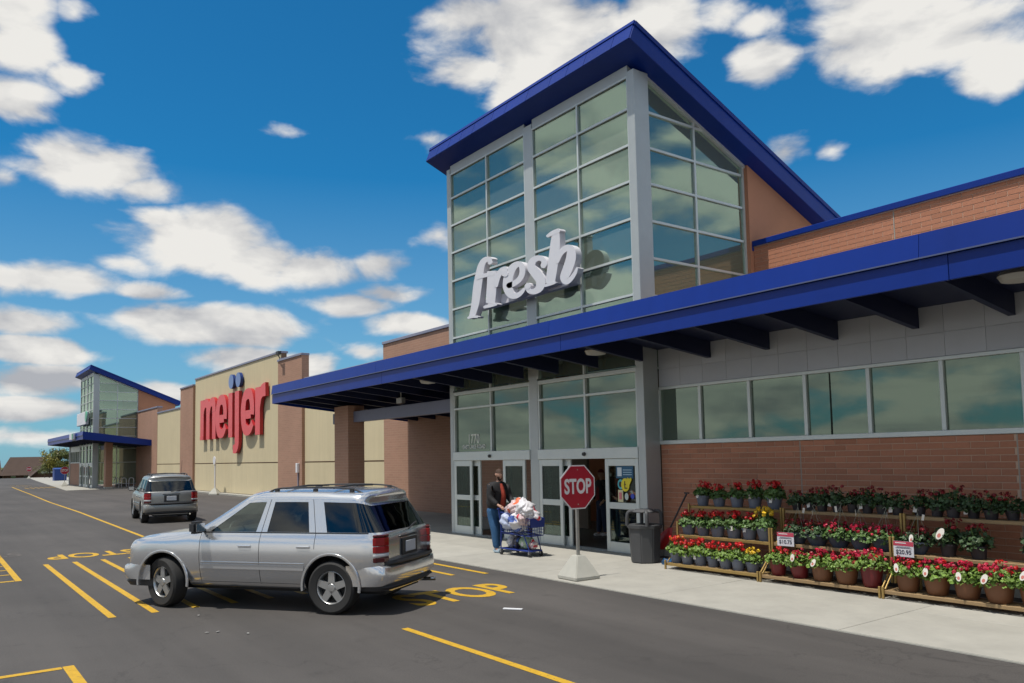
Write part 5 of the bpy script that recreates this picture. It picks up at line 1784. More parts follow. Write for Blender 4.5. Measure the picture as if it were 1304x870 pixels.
def price_sign(loc, txt, label, rz):
    o = tag(empty('price_card', loc, rz), label, 'price sign', 'price cards on the racks')
    b_ = MB(); b_.box(-.15, .15, -.004, .004, 0, .22); b_.build('card', mk('card_white', (.62, .62, .66), .5, var=.03), o)
    b_ = MB(); b_.box(-.149, .149, -.0065, -.0045, .155, .219); b_.build('header_band', mk('card_red', (.45, .05, .09), .5), o)
    for k, (w, z) in enumerate(((.16, .19), (.2, .135), (.24, .12))):
        b_ = MB(); b_.box(-w / 2 - (.04 if k == 0 else 0), w / 2 - (.04 if k == 0 else 0), -.0085 if k == 0 else -.0065, -.007 if k == 0 else -.0045, z, z + (.012 if k == 0 else .006)); b_.build('small_print', M_SWHT if k == 0 else mk('card_ink', (.05, .05, .08), .6), o)
    me = text_mesh(txt, .085, .0006, .002, MATS['card_ink'])
    link('price', me, o, (0, -.0062, .065), (R(90), 0, 0))


price_sign((-7.98, 11.40, .60), '$10.75', 'white and red price card clipped at the left of the middle rack', R(4))
price_sign((-6.02, 11.40, .60), '$20.95', 'white and pink price card clipped at the left of the right rack', R(-2))

# red shovel leaning at the wall and blue sheet on the ground
sh = tag(empty('shovel', (-11.05, 12.25, ZS)), 'red shovel leaning on the brick wall beside the racks', 'shovel')
b_ = MB(sh.location); b_.tube([(-11.16, 12.10, .62), (-10.98, 12.45, 1.33)], .017, 8); b_.tube([(-11.04, 12.45, 1.34), (-10.92, 12.45, 1.34)], .016, 8); b_.build('handle', M_BLACKP, sh, smooth=True)
b_ = MB(sh.location)
rows = []
for q in range(7):
    t = q / 6
    w = .05 + .14 * math.sin(min(1, t * 1.6) * math.pi / 2)
    rows.append([(-11.16 - .20 * t + u * w, 12.10 - .22 * t - .06 * math.cos(u * 1.4) + .05, .66 - .42 * t) for u in (-1, -.5, 0, .5, 1)])
vs_ = [p for r_ in rows for p in r_]
b_.add(vs_ + [(p[0], p[1] + .008, p[2]) for p in vs_], [(q * 5 + k, q * 5 + k + 1, q * 5 + k + 6, q * 5 + k + 5) for q in range(6) for k in range(4)] + [(35 + q * 5 + k, 35 + q * 5 + k + 5, 35 + q * 5 + k + 6, 35 + q * 5 + k + 1) for q in range(6) for k in range(4)])
b_.build('scoop', mk('shovel_red', (.40, .012, .014), .4, var=.05), sh, smooth=True)
bm = bmesh.new(); bmesh.ops.create_icosphere(bm, subdivisions=3, radius=1)
rnd = random.Random(5)
for v_ in bm.verts:
    k = 1 + .16 * math.sin(7 * v_.co.x + 3 * v_.co.y) + .14 * math.sin(9 * v_.co.y + 5 * v_.co.z) + rnd.uniform(-.05, .05)
    v_.co = Vector((v_.co.x * .20 * k, v_.co.y * .14 * k, max(v_.co.z * .11 * k, -.0)))
me = bpy.data.meshes.new('tarp'); bm.to_mesh(me); bm.free(); me.materials.append(mk('tarp_blue', (.012, .07, .17), .5, var=.15, vs=12))
tag(link('plastic_sheet', me, None, (-10.72, 11.62, ZS)), 'crumpled blue plastic sheet on the ground beside the flower racks', 'plastic sheet')

# small things along the long wall
wp = tag(empty('wall_post_sign', (-54.3, 15.55, 0)), 'white post with round sign on a concrete foot by the tan wall', 'sign post')
b_ = MB(); b_.tube([(0, 0, .35), (0, 0, 2.3)], .05, 10); b_.build('post', M_SWHT, wp)
b_ = MB(); b_.lathe([(.001, -.07), (.28, -.07), (.28, -.04), (.001, -.04)], (0, 0, 2.25), 20, 'y'); b_.build('disc', M_SWHT, wp)
b_ = MB(); b_.lathe([(.42, 0), (.42, .07), (.11, .42), (.001, .42)], (0, 0, 0), 4); b_.build('foot', M_CONC2, wp)
# ------------------------------------------------------------------ people
def skin_obj(name, chains, mat, parent, sub_=2):
    """chains: list of lists of (x, y, z, r); first point of later chains joins the nearest existing vertex when given as index tuple"""
    verts, edges, rad = [], [], []

    def near(p):
        for i, q in enumerate(verts):
            if (Vector(q) - Vector(p)).length < 1e-4: return i
        return None
    for ch in chains:
        prev = None
        for (x, y, z, r) in ch:
            i = near((x, y, z))
            if i is None:
                verts.append((x, y, z)); rad.append(r); i = len(verts) - 1
            if prev is not None and prev != i: edges.append((prev, i))
            prev = i
    me = bpy.data.meshes.new(name)
    me.from_pydata(verts, edges, [])
    ob = link(name, me)
    md = ob.modifiers.new('s', 'SKIN'); md.use_smooth_shade = True
    for i, d in enumerate(me.skin_vertices[0].data):
        rr = rad[i] if isinstance(rad[i], tuple) else (rad[i], rad[i])
        d.radius = rr
        d.use_root = (i == 0)
    ob.modifiers.new('u', 'SUBSURF').levels = sub_
    dg = bpy.context.evaluated_depsgraph_get()
    out = bpy.data.meshes.new_from_object(ob.evaluated_get(dg))
    bpy.data.objects.remove(ob)
    out.materials.clear(); out.materials.append(mat)
    out.polygons.foreach_set('use_smooth', [True] * len(out.polygons))
    out.name = name
    return link(name, out, parent)


M_SKIN = mk('skin', (.42, .235, .165), .55, var=.05, vs=20)
M_JACK = mk('jacket_black', (.011, .0105, .012), .8, var=.2, vs=9, bump=.3, bs=14)
M_SHIRT = mk('shirt_red', (.30, .035, .015), .8, var=.2, vs=9)
M_JEAN = mk('denim', (.022, .085, .19), .85, var=.22, vs=8, bump=.3, bs=20)
M_HAIR = mk('hair_brown', (.055, .028, .016), .8, var=.2, vs=30)
M_SHOE = mk('shoe_pale', (.35, .45, .52), .6, var=.1)


def head_mesh(c, s, mat, yaw=0.0):
    """head with brow, nose, chin and ears; local +x is forward"""
    bm = bmesh.new()
    bmesh.ops.create_uvsphere(bm, u_segments=24, v_segments=18, radius=1)
    for v_ in bm.verts:
        p = v_.co.copy()
        x, y, z = p.x * .098, p.y * .076, p.z * .122
        if z < 0: x *= 1 - .10 * (-z / .12); y *= 1 - .28 * (-z / .12)
        if p.x > .55:
            g = math.exp(-((p.y / .17) ** 2)) * math.exp(-(((p.z + .10) / .20) ** 2)); x += .026 * g           # nose
            e = math.exp(-(((abs(p.y) - .36) / .15) ** 2)) * math.exp(-(((p.z - .06) / .12) ** 2)); x -= .012 * e  # eye sockets
            m_ = math.exp(-((p.y / .3) ** 2)) * math.exp(-(((p.z + .48) / .07) ** 2)); x -= .006 * m_            # mouth
            x += .010 * math.exp(-((p.y / .35) ** 2)) * math.exp(-(((p.z + .78) / .16) ** 2))                     # chin
        if abs(p.y) > .85 and abs(p.z) < .28 and p.x < .15: y *= 1.22                                            # ears
        v_.co = Vector((x, y, z)) * s
        v_.co.rotate(Quaternion((0, 0, 1), yaw))
        v_.co += Vector(c)
    return bm


def hand_chains(wrist, d, up, s=1.0, curl=.9):
    """palm and five fingers; d: direction of the fingers, up: back of the hand"""
    w, d, up = Vector(wrist), Vector(d).normalized(), Vector(up).normalized()
    sd_ = d.cross(up).normalized()
    ch = []
    palm = w + d * .085 * s
    ch.append([(*w, .024 * s), (*(w + d * .04 * s), .032 * s), (*palm, .034 * s)])
    for k, (o_, L) in enumerate(((-.030, .072), (-.010, .08), (.010, .076), (.029, .06))):
        b0 = palm + sd_ * o_ * s
        p1 = b0 + (d * math.cos(curl * .4) - up * math.sin(curl * .4)) * L * .5 * s
        p2 = p1 + (d * math.cos(curl * 1.3) - up * math.sin(curl * 1.3)) * L * .5 * s
        ch.append([(*palm, .034 * s), (*b0, .011 * s), (*p1, .0095 * s), (*p2, .008 * s)])
    t0 = w + d * .035 * s - sd_ * .03 * s
    t1 = t0 + (d * .6 - sd_ * .8).normalized() * .035 * s
    ch.append([(*(w + d * .04 * s), .032 * s), (*t0, .013 * s), (*t1, .011 * s), (*(t1 + (d * .9 - up * .4) * .03 * s), .009 * s)])
    return ch


def person(loc, rz, H, label, group, mats, armL, armR, legL, legR, lean=.0, beard=True, head_yaw=0.0, belly=.0):
    """local +x forward, +y left; arms: (elbow, wrist) offsets in metres at H = 1.78; legs: (knee, ankle)"""
    o = tag(empty('person', loc, rz), label, 'person', group)
    k = H / 1.78
    o.scale = (k, k, k)
    jack, shirt, pants, hair, shoe = mats
    hip, waist, chest, neck = (0, 0, .93), (lean * .25, 0, 1.08), (lean * .7, 0, 1.32), (lean, 0, 1.50)
    shl, shr = (lean * .85, .19, 1.43), (lean * .85, -.19, 1.43)
    hl, hr = (0, .095, .90), (0, -.095, .90)
    dv = lambda a, b_: (Vector(b_) - Vector(a)).normalized()
    # body: one continuous surface from feet to neck and hands
    A = lambda p, r: (*p, r)
    body = [[A(hip, .12), A(waist, .115), A(chest, .125), A((lean * .95, 0, 1.45), .07), A(neck, .052), A((lean * 1.04, 0, 1.60), .05)]]
    for sh_, (el_, wr_) in ((shl, armL), (shr, armR)):
        body.append([A((lean * .95, 0, 1.45), .07), A(sh_, .055), A(el_, .040), A(wr_, .026)])
        hd_ = dv(el_, wr_)
        body += hand_chains(wr_, hd_ * .6 + Vector((.6, 0, -.05)), (0, 0, 1), 1.0)
    for h_, (kn_, an_) in ((hl, legL), (hr, legR)):
        body.append([A(hip, .12), A(h_, .085), A(kn_, .055), A(an_, .04), A((an_[0] + .10, an_[1], max(an_[2] - .05, .035)), .032)])
    bo = skin_obj('body', body, M_SKIN, o)
    hc = (lean * 1.04 + .015, 0, 1.665)
    bmh = head_mesh(hc, 1.0, M_SKIN, head_yaw)
    bmh.from_mesh(bo.data)
    bmh.to_mesh(bo.data); bmh.free()
    bo.data.polygons.foreach_set('use_smooth', [True] * len(bo.data.polygons))
    # clothes
    jk = [[A((waist[0], 0, .90), .168 + belly), A(waist, .165 + belly), A(chest, .172 + belly * .6), A((lean * .95, 0, 1.455), .092), A((lean * 1.0, 0, 1.52), .078)]]
    for sh_, (el_, wr_) in ((shl, armL), (shr, armR)):
        m_ = Vector(wr_) * .92 + Vector(el_) * .08
        jk.append([A((lean * .95, 0, 1.455), .092), A(sh_, .092 + belly * .25), A(el_, .072 + belly * .2), A(tuple(m_), .052)])
    skin_obj('jacket', jk, jack, o)
    # open front: strip of shirt
    b_ = MB(); vs_, fs_ = [], []
    for q in range(7):
        t = q / 6
        z = .98 + .50 * t
        xx = (waist[0] + (lean * .95 - waist[0]) * t) + (.172 + belly) * (1 - .55 * max(0, t - .55) / .45)
        w = .075 - .03 * t
        vs_ += [(xx - .02, w, z), (xx + .012, 0, z), (xx - .02, -w, z)]
    for q in range(6): fs_ += [(q * 3, q * 3 + 1, q * 3 + 4, q * 3 + 3), (q * 3 + 1, q * 3 + 2, q * 3 + 5, q * 3 + 4)]
    b_.add(vs_, fs_); b_.build('shirt', shirt, o, smooth=True)
    pn = [[A((0, 0, 1.0), .15 + belly * .7), A((0, 0, .88), .145 + belly * .4)]]
    for h_, (kn_, an_) in ((hl, legL), (hr, legR)):
        pn.append([A((0, 0, .88), .145 + belly * .4), A((h_[0], h_[1], .80), .112 + belly * .2), A(kn_, .086 + belly * .2), A((an_[0], an_[1], an_[2] + .0), .074)])
    skin_obj('trousers', pn, pants, o)
    for (kn_, an_) in (legL, legR):
        b_ = MB()
        gz = an_[2] - .08
        b_.prism([(an_[0] - .09, an_[1] - .04), (an_[0] + .02, an_[1] - .05), (an_[0] + .14, an_[1] - .048), (an_[0] + .19, an_[1]), (an_[0] + .14, an_[1] + .048), (an_[0] + .02, an_[1] + .05), (an_[0] - .09, an_[1] + .04)], gz, gz + .085, 'z')
        b_.build('shoe', shoe, o, bevel=.025, seg=2, smooth=True)
    # hair and beard: shells over the skull
    def shell(name, keep, grow, mat):
        bm = head_mesh(hc, grow, mat, 0)
        bm2 = bmesh.new(); bmesh.ops.create_uvsphere(bm2, u_segments=24, v_segments=18, radius=1)
        bad = [bm.verts[i] if False else i for i, v_ in enumerate(bm2.verts) if not keep(v_.co)]
        bm2.free()
        bm.verts.ensure_lookup_table()
        c_ = Vector(hc)
        for v_ in bm.verts:
            d_ = v_.co - c_ * grow if False else v_.co - c_
        bmesh.ops.delete(bm, geom=[bm.verts[i] for i in bad], context='VERTS')
        for v_ in bm.verts:
            q = v_.co - c_; q.rotate(Quaternion((0, 0, 1), head_yaw)); v_.co = c_ + q * random.uniform(.985, 1.03)
        me_ = bpy.data.meshes.new(name); bm.to_mesh(me_); bm.free(); me_.materials.append(mat)
        me_.polygons.foreach_set('use_smooth', [True] * len(me_.polygons))
        return link(name, me_, o)
    shell('hair', lambda c: c.z > .34 or (c.x < -.05 and c.z > -.45), 1.10, hair)
    if beard: shell('beard', lambda c: c.x > .0 and c.z < -.18 and not (c.x > .7 and abs(c.y) < .3 and -.52 < c.z < -.44), 1.09, hair)
    b_ = MB()
    for s in (1, -1):
        p = Vector((.088, .030 * s, .012)); p.rotate(Quaternion((0, 0, 1), head_yaw))
        b_.lathe([(.001, -.008), (.007, -.004), (.009, 0), (.007, .004), (.001, .008)], tuple(Vector(hc) + p), 8)
    b_.build('eyes', M_BLACKP, o)
    return o


HR = R(3)
man = person((-14.83, 10.42, ZS), HR, 1.84, 'bearded person in black jacket and blue jeans pushing a loaded shopping cart', None,
             (M_JACK, M_SHIRT, M_JEAN, M_HAIR, M_SHOE),
             ((.16, .27, 1.16), (.40, .22, 1.02)), ((.16, -.27, 1.16), (.40, -.22, 1.02)),
             ((.06, .10, .50), (-.08, .10, .09)), ((.10, -.10, .50), (.14, -.10, .08)), lean=.13, belly=.07, head_yaw=R(-8))
M_NAVY = mk('navy_cloth', (.02, .03, .07), .85, var=.2, vs=8)
M_DARKR = mk('cap_red', (.16, .012, .014), .8)
person((-15.55, 14.35, .028), R(-95), 1.72, 'person in dark clothes standing inside the right doorway behind the stop sign', None,
       (M_JACK, M_DARKR, M_NAVY, M_DARKR, M_SWHT),
       ((.02, .27, 1.17), (.14, .24, .95)), ((.02, -.27, 1.17), (.14, -.24, .95)),
       ((.02, .10, .50), (-.02, .11, .09)), ((.03, -.10, .50), (.05, -.11, .08)), beard=False)
person((-101.2, 13.3, .02), R(0), 1.78, 'distant person in dark clothes walking near the far entrance', None,
       (M_JACK, M_JACK, M_NAVY, M_HAIR, M_SWHT),
       ((-.05, .27, 1.17), (.05, .26, .93)), ((.08, -.27, 1.17), (.2, -.25, .96)),
       ((.12, .10, .50), (.10, .10, .09)), ((.0, -.10, .50), (-.2, -.10, .12)), beard=False)

# ------------------------------------------------------------------ shopping cart with bags
hx, hy = math.cos(HR), math.sin(HR)
CB = Vector((-14.83 + hx * .90, 10.42 + hy * .90 + .0, ZS))
cart = tag(empty('shopping_cart', CB, HR), 'blue shopping cart heaped with bags in front of the bearded person', 'shopping cart')
M_CBLUE = mk('cart_blue', (.012, .03, .19), .45, var=.06)
M_CMET = mk('cart_metal', (.30, .31, .33), .35, metal=.8)
b_ = MB()
for s in (1, -1):
    b_.tube([(-.42, .24 * s, .14), (.46, .17 * s, .12)], .016, 8)
    b_.tube([(-.42, .24 * s, .14), (-.40, .24 * s, .60), (-.47, .25 * s, .98)], .014, 8)
b_.tube([(.46, -.17, .12), (.46, .17, .12)], .016, 8)
b_.tube([(-.42, -.24, .14), (-.42, .24, .14)], .014, 8)
b_.tube([(-.40, -.24, .5), (.3, -.2, .44)], .012, 8); b_.tube([(-.40, .24, .5), (.3, .2, .44)], .012, 8)
b_.tube([(.44, -.16, .13), (.30, -.19, .45)], .012, 8); b_.tube([(.44, .16, .13), (.30, .19, .45)], .012, 8)
b_.build('frame', M_CBLUE, cart, smooth=True)
b_ = MB(); b_.tube([(-.47, -.28, .99), (-.47, .28, .99)], .018, 10); b_.build('handle', M_CBLUE, cart, smooth=True)
# basket: bars of mesh sides
b_ = MB()


def bp(u, w, t):  # u along -0.40..0.50, w -1..1, t height 0..1
    x = -.40 + .90 * u + (.03 * t * u)
    return (x, w * (.25 - .05 * u) * (.90 + .10 * t), (.46 - .02 * u) + t * (.46 - .10 * u))


for t in (0, .18, .36, .54, .72, .9, 1.0):
    r_ = .010 if t in (0, 1.0) else .0045
    b_.tube([bp(0, 1, t), bp(1, 1, t), bp(1, -1, t), bp(0, -1, t), bp(0, 1, t)], r_, 5)
for q in range(15):
    u = q / 14
    for s in (1, -1): b_.tube([bp(u, s, 0), bp(u, s, 1)], .0045, 5)
    b_.tube([bp(u, 1, 0), bp(u, -1, 0)], .0045, 5)
for q in range(7):
    w = -1 + q / 3
    b_.tube([bp(1, w, 0), bp(1, w, 1)], .0045, 5); b_.tube([bp(0, w, 0), bp(0, w, .6)], .0045, 5)
b_.build('basket', M_CBLUE, cart)
b_ = MB(); b_.add([bp(1.005, 1, .5), bp(1.005, -1, .5), bp(1.005, -1, 1.0), bp(1.005, 1, 1.0)], [(0, 1, 2, 3)])
b_.add([(p[0] + .012, p[1], p[2]) for p in (bp(1.005, 1, .5), bp(1.005, -1, .5), bp(1.005, -1, 1.0), bp(1.005, 1, 1.0))], [(3, 2, 1, 0)]); b_.build('front_panel', M_CBLUE, cart)
b_ = MB(); b_.box(-.36, .40, -.18, .18, .125, .14); b_.build('lower_tray', M_CBLUE, cart)
for (wx, wy) in ((-.42, .23), (-.42, -.23), (.44, .16), (.44, -.16)):
    w_ = empty('caster', (wx, wy, .062)); w_.parent = cart
    b_ = MB(); b_.lathe([(.02, -.016), (.056, -.016), (.062, -.008), (.062, .008), (.056, .016), (.02, .016)], (0, 0, 0), 18, 'y', close=False); b_.build('wheel', M_BLACK, w_, smooth=True)
    b_ = MB(); b_.box(-.018, .018, -.024, -.018, -.01, .075); b_.box(-.018, .018, .018, .024, -.01, .075); b_.build('fork', M_CMET, w_)


def bag_mesh(seed, sx, sy, sz, mats, handles=True):
    rnd = random.Random(seed)
    bm = bmesh.new(); bmesh.ops.create_icosphere(bm, subdivisions=4, radius=1)
    ph = [rnd.uniform(0, 6.28) for _ in range(6)]
    for v_ in bm.verts:
        c = v_.co.copy()
        k = 1 + .10 * math.sin(4 * c.x + ph[0]) + .09 * math.sin(6 * c.y + ph[1]) + .08 * math.sin(9 * c.z + 5 * c.x + ph[2]) + .05 * math.sin(15 * c.x + 11 * c.y + ph[3]) + rnd.uniform(-.012, .012) + .04 * math.sin(23 * c.x - 17 * c.z + ph[4])
        z = c.z
        if z > .55: k *= 1 - .55 * (z - .55) / .45          # gathered neck
        v_.co = Vector((c.x * sx * k, c.y * sy * k, (z * sz if z > 0 else z * sz * .9) * (1 + .06 * math.sin(8 * c.x + ph[4]))))
        if z > .85: v_.co.z += sz * .28
    for f_ in bm.faces:
        f_.material_index = 0
        cc = f_.calc_center_median()
        if math.sin(cc.x * 18 / sx * .25 + ph[5]) * math.cos(cc.z * 6 / sz * .5 + ph[0]) > .62 and len(mats) > 1: f_.material_index = 1
    me = bpy.data.meshes.new('bag'); bm.to_mesh(me); bm.free()
    for m_ in mats: me.materials.append(m_)
    me.polygons.foreach_set('use_smooth', [True] * len(me.polygons))
    return me


M_BAGW = mk('bag_white', (.62, .60, .62), .45, var=.08, vs=14, bump=.5, bs=30)
M_BAGP = mk('bag_pinkish', (.60, .46, .46), .45, var=.12, vs=14, bump=.5, bs=30)
M_BAGB = mk('bag_pale_blue', (.42, .47, .62), .45, var=.12, vs=14, bump=.5, bs=30)
M_BAGO = mk('bag_orange', (.62, .10, .015), .45, var=.15, vs=12, bump=.5, bs=30)
M_BAGR = mk('bag_red_print', (.55, .03, .05), .45, var=.15)
M_BAGBP = mk('bag_blue_print', (.08, .14, .42), .45, var=.15)
M_BAGG = mk('bag_green', (.30, .40, .26), .5, var=.2, vs=14)
M_BAGK = mk('bag_dark', (.05, .045, .06), .5, var=.2)
BAGS = [
    ((-.22, -.07, .70), (.19, .15, .19), (M_BAGB, M_BAGBP), 'pale blue printed shopping bag at the handle end of the loaded cart'),
    ((-.20, .10, .74), (.17, .14, .19), (M_BAGW, M_BAGBP), 'white shopping bag at the far back corner of the loaded cart'),
    ((-.12, -.04, .96), (.17, .14, .13), (M_BAGP, M_BAGO), 'pinkish shopping bag with orange print on top by the cart handle'),
    ((-.08, .08, 1.04), (.15, .12, .11), (M_BAGO, M_BAGW), 'orange shopping bag on top of the cart heap'),
    ((.08, -.09, .70), (.18, .14, .20), (M_BAGW, M_BAGBP), 'white shopping bag with blue print in the middle of the cart'),
    ((.12, .07, .94), (.18, .15, .16), (M_BAGW, M_BAGR), 'white shopping bag on top in the middle of the cart heap'),
    ((.26, -.05, .98), (.16, .14, .16), (M_BAGW,), 'plain white shopping bag on top toward the front of the cart heap'),
    ((.24, -.10, .78), (.16, .12, .15), (M_BAGP, M_BAGR), 'pinkish shopping bag with red print at the front side of the cart'),
    ((.38, .05, .80), (.14, .14, .16), (M_BAGW, M_BAGR), 'white shopping bag with red print against the cart front'),
    ((.36, -.08, .92), (.13, .11, .12), (M_BAGW, M_BAGBP), 'small white shopping bag peeking over the cart front'),
    ((-.30, -.02, .27), (.11, .15, .15), (M_BAGW,), 'white shopping bag on the cart lower tray nearest the person'),
    ((-.10, -.02, .27), (.10, .15, .15), (M_BAGK, M_BAGBP), 'dark shopping bag on the cart lower tray'),
    ((.17, .0, .28), (.17, .15, .16), (M_BAGG, M_BAGW), 'pale green shopping bag on the front of the cart lower tray'),
    ((.37, .0, .24), (.08, .10, .10), (M_BAGP, M_BAGR), 'small pink shopping bag at the very front of the cart lower tray'),
]
cm_ = Matrix.Translation(CB) @ Matrix.Rotation(HR, 4, 'Z')
for i, (p, sz, mats, lb) in enumerate(BAGS):
    w = cm_ @ (Vector(p) + Vector((0, -.06 if p[2] > .5 else 0, .03 if p[2] > .5 else 0)))
    tag(link('shopping_bag', bag_mesh(40 + i, *[q * (1.2 if p[2] > .5 else 1.0) for q in sz], mats), None, w, (R(random.uniform(-10, 10)), R(random.uniform(-10, 10)), random.uniform(0, 6.28))), lb, 'bag', 'bags in the shopping cart')

# ------------------------------------------------------------------ far background
M_HROOF = mk('shingle_roof', (.062, .038, .028), .9, var=.12, vs=.6)
M_HWALL = mk('house_wall', (.075, .03, .02), .9, var=.1)
M_HTRIM = mk('house_trim', (.45, .42, .38), .7)


def house(x, y0, y1, zr, ze, zg, hip, label, back=14, sign=False):
    """roof ridge along Y with the right end showing as a gable"""
    o = tag(empty('house', (x, (y0 + y1) / 2, zg)), label, 'house')
    off = o.location
    rb = MB(off)
    xr, xf = x - back / 2, x
    A_, B_ = (xr, y0 + hip, zr), (xr, y1, zr)
    rb.add([(xf + .4, y0 - .5, ze), (xf + .4, y1 + .5, ze), (x - back - .4, y1 + .5, ze), (x - back - .4, y0 - .5, ze), A_, (xr, y1 + .4, zr)], [(0, 1, 5, 4), (2, 3, 4, 5), (3, 0, 4), (1, 2, 5), (0, 3, 2, 1)])
    rb.build('roof', M_HROOF, o)
    wb = MB(off); wb.box(x - back, xf - .2, y0, y1, zg, ze - .02); wb.build('wall', M_HWALL, o)
    for k in range(3):
        yy = y0 + (y1 - y0) * (k + .6) / 3.4
        wb = MB(off); wb.box(xf - .2, xf - .12, yy, yy + 1.2, zg + 1.1, zg + 2.3); w_ = wb.build('window', M_WGLASS, o)
        wb = MB(off); wb.box(xf - .19, xf - .08, yy - .1, yy + 1.3, zg + 2.3, zg + 2.42); wb.build('lintel', M_HTRIM, w_)
    return o


house(-300, 20.5, 32.4, 5.0, -.9, -3.5, 2.2, 'brown shingle roofed house beyond the parking lot, right of the two')
house(-306, 3.0, 20.0, 4.0, -.9, -3.5, 2.0, 'brown shingle roofed house beyond the parking lot, at the left edge')
# far gable front with lettering board
gb = tag(empty('gabled_porch', (-285, 33, -3.5)), 'dark red gabled shop front beside the brown roofed house', 'building')
b_ = MB(gb.location); b_.prism([(27.0, -3.5), (36.5, -3.5), (36.5, 1.4), (33.2, 4.6), (27.0, -1.0)], -293, -286, 'x'); b_.build('wall', M_HWALL, gb)
b_ = MB(gb.location); b_.prism([(26.6, -1.1), (33.2, 4.9), (36.9, 1.5), (36.9, 1.15), (33.2, 4.55), (26.6, -1.4)], -293.5, -285.5, 'x'); b_.build('roof', M_HROOF, gb)
b_ = MB(gb.location); b_.box(-285.95, -285.8, 29.3, 34.6, -.3, .35); b_.build('sign_board', M_HTRIM, gb)

M_TLEAF = [mk('tree_leaf_yellow', (.21, .19, .025), .6, island=.5), mk('tree_leaf_green', (.10, .13, .028), .6, island=.5), mk('tree_leaf_olive', (.13, .12, .03), .6, island=.5)]
M_BARK = mk('bark', (.07, .05, .035), .9, var=.2)


def tree(loc, h, rx, mi_, label, seed):
    rnd = random.Random(seed)
    o = tag(empty('tree', loc), label, 'tree', 'trees beyond the far sidewalk')
    b_ = MB()
    b_.tube([(0, 0, 0), (.05, 0, h * .3), (0, .05, h * .62)], [.10 * h / 4, .07 * h / 4, .03], 8)
    for k in range(6):
        a = k * 1.05 + rnd.random()
        b_.tube([(0, 0, h * (.28 + .05 * k)), (rx * .6 * math.cos(a), rx * .6 * math.sin(a), h * (.48 + .06 * k))], [.035, .012], 5)
    b_.build('trunk', M_BARK, o, smooth=True)
    b_ = MB()
    cl = [(Vector((rnd.gauss(0, rx * .42), rnd.gauss(0, rx * .42), h * rnd.uniform(.38, .92))), rnd.uniform(.22, .42) * rx) for _ in range(22)]
    for c, r_ in cl:
        for q in range(70):
            d = Vector((rnd.gauss(0, 1), rnd.gauss(0, 1), rnd.gauss(0, 1))).normalized()
            p = c + d * r_ * rnd.uniform(.5, 1.1)
            t = d.orthogonal().normalized(); t.rotate(Quaternion(d, rnd.uniform(0, 6.28))); u = d.cross(t); s = .09 * h / 4 * rnd.uniform(.7, 1.4)
            b_.add([p - t * s, p - u * s * .7, p + t * s, p + u * s * .7], [(0, 1, 2, 3)])
    me = b_.mesh('crown', M_TLEAF[mi_], fixn=False)
    link('crown', me, o)['kind'] = 'stuff'


TR = [(63, 606, 4.6, 2.0, 0, 'yellow leafed young tree left of the distant stop sign'), (72, 605, 5.2, 2.1, 2, 'olive leafed tree behind the distant stop sign'), (79, 606, 4.8, 2.0, 1, 'green tree between the distant stop sign and the far tower'),
      (57, 604, 2.4, 1.6, 1, 'low green shrub at the foot of the dark red gable'), (87, 606, 4.4, 1.9, 0, 'yellow green tree half hidden behind the far entrance corner')]
for i, (px, py, h, rx, m_, lb) in enumerate(TR):
    d = ray(px, py); t_ = 158 / -d.x
    p = CAM + d * t_
    tree((p.x, p.y, -.03), h, rx, m_, lb, 60 + i)

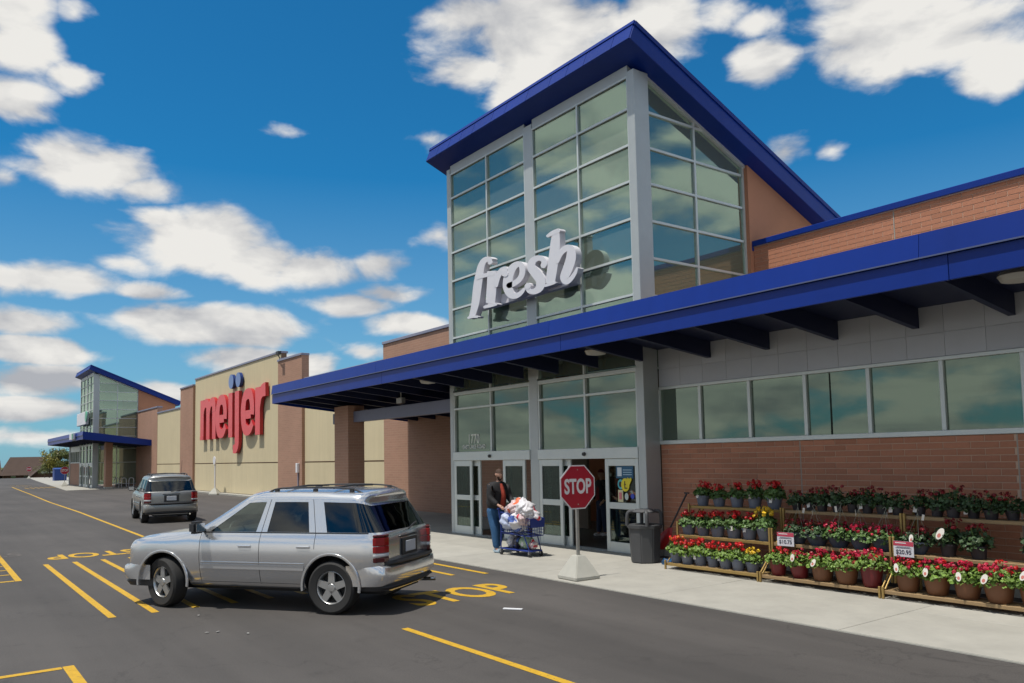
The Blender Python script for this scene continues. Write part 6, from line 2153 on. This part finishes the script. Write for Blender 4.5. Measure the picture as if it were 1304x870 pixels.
# far sidewalk goods: blue bins, planters, bike loops
M_BBLUE = mk('bin_blue', (.012, .05, .22), .5, var=.1)
for i, (x, y) in enumerate(((-128, 15.4), (-126.2, 15.2))):
    o = tag(empty('blue_bin', (x, y, .02)), 'distant blue bin on the far sidewalk, %s of the pair' % ('left' if i == 0 else 'right'), 'bin', 'blue bins by the far entrance')
    b_ = MB(); b_.prism([(-.8, 0), (.8, 0), (.9, 1.5), (-.9, 1.5)], -.75, .75, 'y'); b_.build('body', M_BBLUE, o)
    b_ = MB(); b_.prism([(-.95, 1.5), (.95, 1.5), (.95, 1.58), (0, 1.75), (-.95, 1.58)], -.8, .8, 'y'); b_.build('lid', M_BBLUE, o)
for i, (x, y) in enumerate(((-99.5, 14.3), (-97.5, 14.25))):
    o = tag(empty('planter', (x, y, .02)), 'distant tall %s planter with small tree by the far entrance wall' % ('left hand', 'right hand')[i], 'planter', 'planters by the far entrance')
    b_ = MB(); b_.lathe([(.28, 0), (.4, .9), (.43, .9), (.36, .85), (.001, .8)], n=14); b_.build('pot', M_POTD, o, smooth=True)
    me = leaves_mesh('far_planter%d' % i, M_LEAF, 320, .75, 1.1, .9, .11, 5 + i); link('foliage', me, o)['kind'] = 'stuff'
    me = bloom_mesh('far_bloom%d' % i, M_FDR, 12, .6, 1.5, 2.1, .1, 9 + i); link('blooms', me, o)['kind'] = 'stuff'
for i, (px, py) in enumerate(((157.5, 618), (164.5, 617.5), (171, 617.5))):
    d = ray(px, py); t_ = 81 / -d.x; p = CAM + d * t_
    o = tag(empty('bike_rack', (-79.6 - .0, 14.1 + i * .62, .02)), 'white looped bike rack under the far canopy, %s of three' % ('left', 'middle', 'right')[i], 'bike rack', 'bike loops under the far canopy')
    b_ = MB(); b_.tube(spline([(0, -.2, 0), (0, -.2, .6), (0, -.12, .82), (0, .12, .82), (0, .2, .6), (0, .2, 0)], 5), .035, 8); b_.build('loop', M_SWHT, o, smooth=True)
    b_ = MB(); b_.box(-.06, .06, -.27, -.13, 0, .012); b_.box(-.06, .06, .13, .27, 0, .012); b_.build('foot_plate', M_GALV, o)
# light masts in the lot behind the viewer, seen mirrored in the glass
for i, (x, y) in enumerate(((-14, -34), (-36, -34), (8, -36))):
    o = tag(empty('lamp_mast', (x, y, 0)), ['parking lot lamp mast mirrored in the ribbon window', 'parking lot lamp mast mirrored in the entrance glass', 'parking lot lamp mast behind the viewer at the right'][i], 'lamp mast', 'lamp masts in the lot')
    b_ = MB(); b_.tube([(0, 0, .7), (0, 0, 10)], [.09, .06], 8); b_.build('mast', M_BLACKP, o)
    b_ = MB(); b_.lathe([(.3, 0), (.3, .75), (.001, .75)], n=14); b_.build('footing', M_CONC2, o)
    b_ = MB(); b_.box(-.9, .9, -.05, .05, 9.9, 10.0); b_.box(-1.3, -.7, -.18, .18, 9.85, 10.02); b_.box(.7, 1.3, -.18, .18, 9.85, 10.02); b_.build('lamp_head', M_BLACKP, o)
